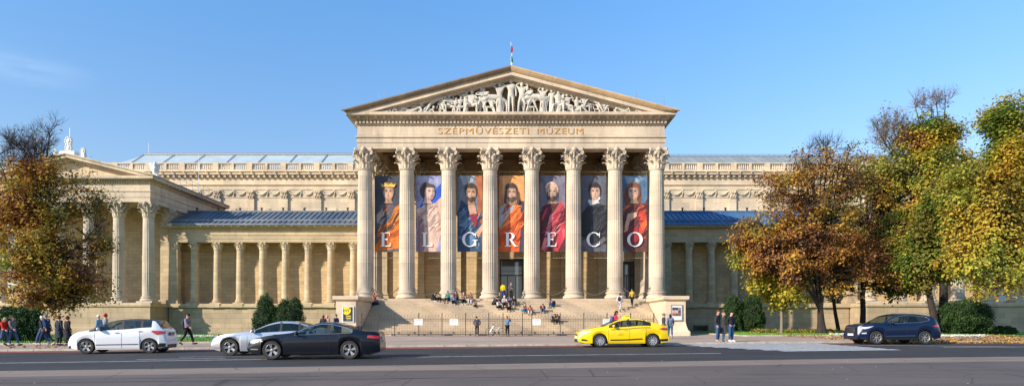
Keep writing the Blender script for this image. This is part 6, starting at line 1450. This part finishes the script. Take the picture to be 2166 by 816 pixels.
_, n = tree('large autumn tree with orange and olive leaves and bare top twigs before the left pavilion', PX(68, 46), 46, 3.0,
  [blob(85, 530, 46, 112, 105, 5.5), blob(30, 480, 46, 80, 90, 2.2), blob(90, 620, 46, 105, 45, 2.2), blob(165, 590, 46, 55, 58, 1.6, .8), blob(60, 395, 46, 95, 60, 2.4, .5), blob(62, 325, 46, 58, 58, 2.8, .05), blob(165, 410, 46, 62, 50, 1.3, .3), blob(205, 520, 46, 26, 50, .6, .25)],
  AUT, 21, tr=.24, nl=20, K=520, leaf=.13, per=14, stems=5, spread=.30); TOT += n
_, n = tree('broad orange brown tree with a forked dark trunk behind the flower bed', PX(1735, 52), 52, 2.1,
  [blob(1700, 520, 52, 118, 105, 5), blob(1615, 520, 52, 62, 72, 1.6, .85), blob(1735, 400, 52, 112, 70, 3.6, .75), blob(1750, 338, 52, 92, 24, 1.4, .4), blob(1750, 310, 52, 30, 16, .35, .04), blob(1800, 560, 52, 80, 70, 2.2), blob(1570, 495, 52, 28, 30, .35, .9), blob(1590, 560, 52, 22, 20, .2, .9)],
  [(L_BR, 2.8), (L_OR, 3.8), (L_GO, 2.4), (L_OL, 1.5), (L_YG, .3)], 33, tr=.28, nl=20, K=560, leaf=.125, per=13, stems=3, spread=.30); TOT += n
_, n = tree('russet and green tree with a straight dark trunk behind the blue car bonnet', PX(1824, 60), 60, 4.2,
  [blob(1865, 520, 60, 85, 85, 4), blob(1850, 420, 60, 70, 60, 2, .7), blob(1905, 590, 60, 45, 45, 1.0)], [(L_BR, 2.6), (L_OR, 2.2), (L_OL, 2.2), (L_YG, 1.0), (L_GR, 1.2)], 35, tr=.26, nl=12, K=280, leaf=.15, per=20, spread=.34); TOT += n
_, n = tree('tall yellow green tree with purple bare twigs at its upper left', PX(1995, 58), 58, 7.5,
  [blob(1975, 400, 58, 78, 100, 5), blob(1962, 300, 58, 58, 50, 2.2, .9), blob(1890, 350, 58, 48, 60, 1.6, .7), blob(1885, 285, 58, 40, 42, 1.3, .2), blob(1965, 222, 58, 50, 16, .6, .05), blob(1945, 500, 58, 60, 80, 2.6), blob(1850, 270, 58, 12, 6, .1, .03)],
  [(L_BR, 1.0), (L_GO, 2.4), (L_YE, 2.4), (L_YG, 3), (L_OL, 2.4), (L_GR, 1.2)], 41, tr=.38, nl=16, K=430, leaf=.14, per=24, twigmat=M_TWIG, spread=.38); TOT += n
_, n = tree('leaning dark trunked green tree between the blue car and the round bush', PX(1982, 50), 50, 5.6,
  [blob(1955, 545, 50, 58, 60, 3), blob(1990, 470, 50, 40, 70, 2)], [(L_OL, 2), (L_GR, 3), (L_YG, 1.4), (L_GO, .8), (L_BR, .8)], 43, tr=.26, nl=8, K=150, leaf=.14, per=34, lean=(-1.0, 0)); TOT += n
_, n = tree('bright yellow green tree at the right edge of the picture', PX(2215, 44), 44, 5.0,
  [blob(2105, 470, 44, 78, 100, 5), blob(2060, 400, 44, 45, 50, 1.2), blob(2150, 350, 44, 50, 60, 2.2), blob(2146, 262, 44, 50, 42, 1.6), blob(2105, 575, 44, 65, 40, 1.6), blob(2160, 450, 44, 45, 130, 3), blob(2048, 520, 44, 25, 60, .8)],
  [(L_OL, 1.4), (L_GO, 2.0), (L_YE, 3.6), (L_YG, 2.8), (L_GR, .35)], 47, tr=.34, nl=16, K=470, leaf=.125, per=25, lean=(-1.0, 0), spread=.36); TOT += n
_, n = tree('slim young tree with sparse yellow leaves and a pale trunk beside the right hedge', PX(1653, 54), 54, 2.6,
  [blob(1650, 605, 54, 48, 48, 3, .75), blob(1640, 545, 54, 32, 32, 1, .6)], [(L_YE, 3), (L_YG, 3), (L_GO, 1.4), (L_OL, 1)], 51, tr=.13, nl=7, K=90, leaf=.17, per=20, bark=M_BARK2); TOT += n
_, n = tree('thin leaning brown trunk with a small crown behind the forked tree', PX(1774, 60), 60, 4.0,
  [blob(1765, 560, 60, 45, 40, 2, .8)], [(L_OR, 2), (L_BR, 2), (L_OL, 2)], 53, tr=.17, nl=6, K=60, leaf=.18, per=18, lean=(-.6, 0)); TOT += n
# tree whose crown hides the far right gap
_, n = tree('bare dark tree beyond the far right corner of the museum', PX(2180, 80), 80, 4.0, [blob(2175, 560, 80, 30, 60, 2, .15), blob(2185, 480, 80, 30, 60, 2, .15)], [(L_OL, 2), (L_BR, 1)], 57, tr=.25, nl=6, K=80, leaf=.2, per=10); TOT += n
def bush(label, X, Y, lobes, mats, seed, n=9000, leaf=.10, name='evergreen_bush', zb=None, up=1.2, cat='bush'):
    rng = np.random.default_rng(seed); z0 = G(X, Y) if zb is None else zb; t = empty(name, (X, Y, z0)); tag(t, label, cat)
    core = MB(); P_ = []
    tot = sum(l[3]*l[5] for l in lobes); n = int(n*1.7); leaf *= .72
    for (x, y, z, rx, ry, rz) in lobes:
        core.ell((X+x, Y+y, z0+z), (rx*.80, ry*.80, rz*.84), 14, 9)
        k = int(n*rx*rz/tot); u = rng.normal(size=(k, 3)); u /= np.linalg.norm(u, axis=1)[:, None]
        lump = 1+.13*np.sin(u[:, 0]*7+x*3)*np.cos(u[:, 2]*6+y)+.10*np.sin(u[:, 1]*11+u[:, 2]*9+x*5); rad = lump*rng.uniform(.80, 1.06, k)*np.where(rng.uniform(size=k) < .06, 1.1, 1)
        P_.append(np.array([X+x, Y+y, z0+z])+u*np.array([rx, ry, rz])*rad[:, None])
    build(core, 'dark_core', plain('dark bush interior', (.012, .02, .01), .95) if 'dark bush interior' not in MATS else MATS['dark bush interior'], t, smooth=60)  # solid near-black ellipsoids fill the bush behind the leaves
    A = np.concatenate(P_); A = A[A[:, 2] > z0]; c = clumpnoise(A*2.5, seed)+rng.normal(size=len(A))*.4; mi = (c > 0).astype(int) if len(mats) > 1 else np.zeros(len(A), int)
    put('foliage', leaf_mesh('foliage', A, leaf*rng.uniform(.6, 1.3, len(A)), mats, mi, rng, 1.8, up), t); return t
EV = [L_DG, L_DG2]
def pxb(px, Y): return PX(px, Y)
Y = 61
bush('dark evergreen bush with a rounded top, left of the pair behind the silver car', pxb(562, Y), Y, [(0, 0, 1.6, 1.15, 1.0, 1.7), (-.05, 0, 2.9, .75, .6, 1.15), (-.45, .1, 1.0, .9, .8, 1.1), (.5, .1, 2.0, .8, .8, 1.0), (.8, 0, 1.0, .7, .7, 1.0)], EV, 1, 9000)
bush('dark evergreen bush with two humps, right of the pair behind the black car', pxb(612, Y), Y, [(-.55, 0, 1.6, .95, .9, 1.6), (.45, 0, 1.7, .95, .9, 1.75), (-.4, 0, 2.7, .6, .5, .9), (.65, 0, 2.85, .6, .5, .85), (.1, 0, 2.2, .7, .6, .9), (-.9, 0, 2.1, .45, .5, .8)], EV, 2, 9000)
Y = 62
bush('tall dark evergreen bush left of the two behind the three people', pxb(1548, Y), Y, [(0, 0, 1.4, .9, .9, 1.5), (.1, 0, 2.6, .7, .7, 1.0)], EV, 3, 7500)
bush('wider dark evergreen bush right of the two behind the three people', pxb(1588, Y), Y, [(0, 0, 1.5, 1.25, 1.1, 1.6), (.1, 0, 2.7, .9, .9, 1.1), (.9, .2, 1.2, .6, .7, 1.2)], EV, 4, 9000)
Y = 50
bush('large round clipped green bush right of the blue car', pxb(2038, Y), Y, [(0, 0, 1.35, 1.95, 1.6, 1.4), (-.8, -.1, 1.5, 1.1, 1.1, 1.0), (.8, 0, 1.6, 1.1, 1.1, .95)], [L_DG2, L_DG], 5, 17000, .10)
bush('low dark shrub in front of the right pavilion corner', pxb(2112, Y), Y, [(-.9, 0, .25, .6, .5, .4), (0, 0, .28, .7, .5, .42), (.8, 0, .25, .6, .5, .4)], EV, 6, 4000)
Y = 41
bush('tall dark evergreen hedge at the far left behind the walking people', pxb(48, Y), Y, [(-1.5, 0, .9, .8, .8, 1.1), (-.7, 0, 1.0, .75, .8, 1.2), (.0, 0, .95, .8, .8, 1.15), (.75, .2, .9, .7, .7, 1.1), (-.3, 0, 1.5, .5, .5, .7)], EV, 7, 15000, .11)
# flower bed below the forked tree
rng = np.random.default_rng(5); t = None
A = []; 
for px in np.arange(1598, 1775, 1.6):
    Y = rng.uniform(55, 58.5); X = PX(px, Y); h = rng.uniform(.15, .45)
    A += [(X+rng.normal()*.25, Y+rng.normal()*.2, G(X, Y)+rng.uniform(.05, h)) for _ in range(45)]
A = np.array(A); o = put('flower_border', leaf_mesh('flower_border', A, .09*rng.uniform(.6, 1.4, len(A)), [L_YG, L_OL, L_GR, L_OL, L_GO], rng.integers(0, 5, len(A)), rng)); tag(o, kind='stuff')
A = []
for px0, px1, y0, y1 in ((352, 460, 47.5, 49), (1985, 2082, 43.9, 44.6), (1755, 1800, 47.3, 48)):
    for k in range(int((px1-px0)*7)):
        Y = rng.uniform(y0, y1); X = PX(rng.uniform(px0, px1), Y); A.append((X, Y, G(X, Y)+rng.uniform(.05, .16)))
A = np.array(A); o = put('white_flowers', leaf_mesh('white_flowers', A, .085*rng.uniform(.6, 1.3, len(A)), [L_WH], np.zeros(len(A), int), rng, 1.)); tag(o, kind='stuff')
# fallen leaves along the right kerb and under the trees
A = []
for k in range(3600):
    X = rng.uniform(20, 42); Y = kerb(X)+(rng.normal()*.22-.12 if k % 3 else rng.uniform(0.3, 8)); A.append((X, Y, G(X, Y)+.02))
for k in range(160): X = rng.uniform(-34, -24); Y = kerb(X)+rng.uniform(.3, 6); A.append((X, Y, G(X, Y)+.03))
for k in range(2500): X = rng.uniform(20, 38); Y = rng.uniform(44, 58); A.append((X, Y, G(X, Y)+.05))
A = np.array(A); o = put('fallen_leaves', leaf_mesh('fallen_leaves', A, .10*rng.uniform(.6, 1.3, len(A)), [L_OR, L_GO, L_BR], rng.integers(0, 3, len(A)), rng)); tag(o, kind='stuff')
# bits of litter and pale specks on the square
mb = MB(); r2 = random.Random(4)
for k in range(26): X = r2.uniform(-13, 13); Y = r2.uniform(12.5, 22); s_ = r2.uniform(.006, .018); mb.ell((X, Y, tilt(X, Y)+.004), (s_*1.4, s_, .004), 6, 4)
tag(build(mb, 'pale_pebbles', M_WHITE), kind='stuff')
print('leaves', TOT, 'objects', len(bpy.data.objects))
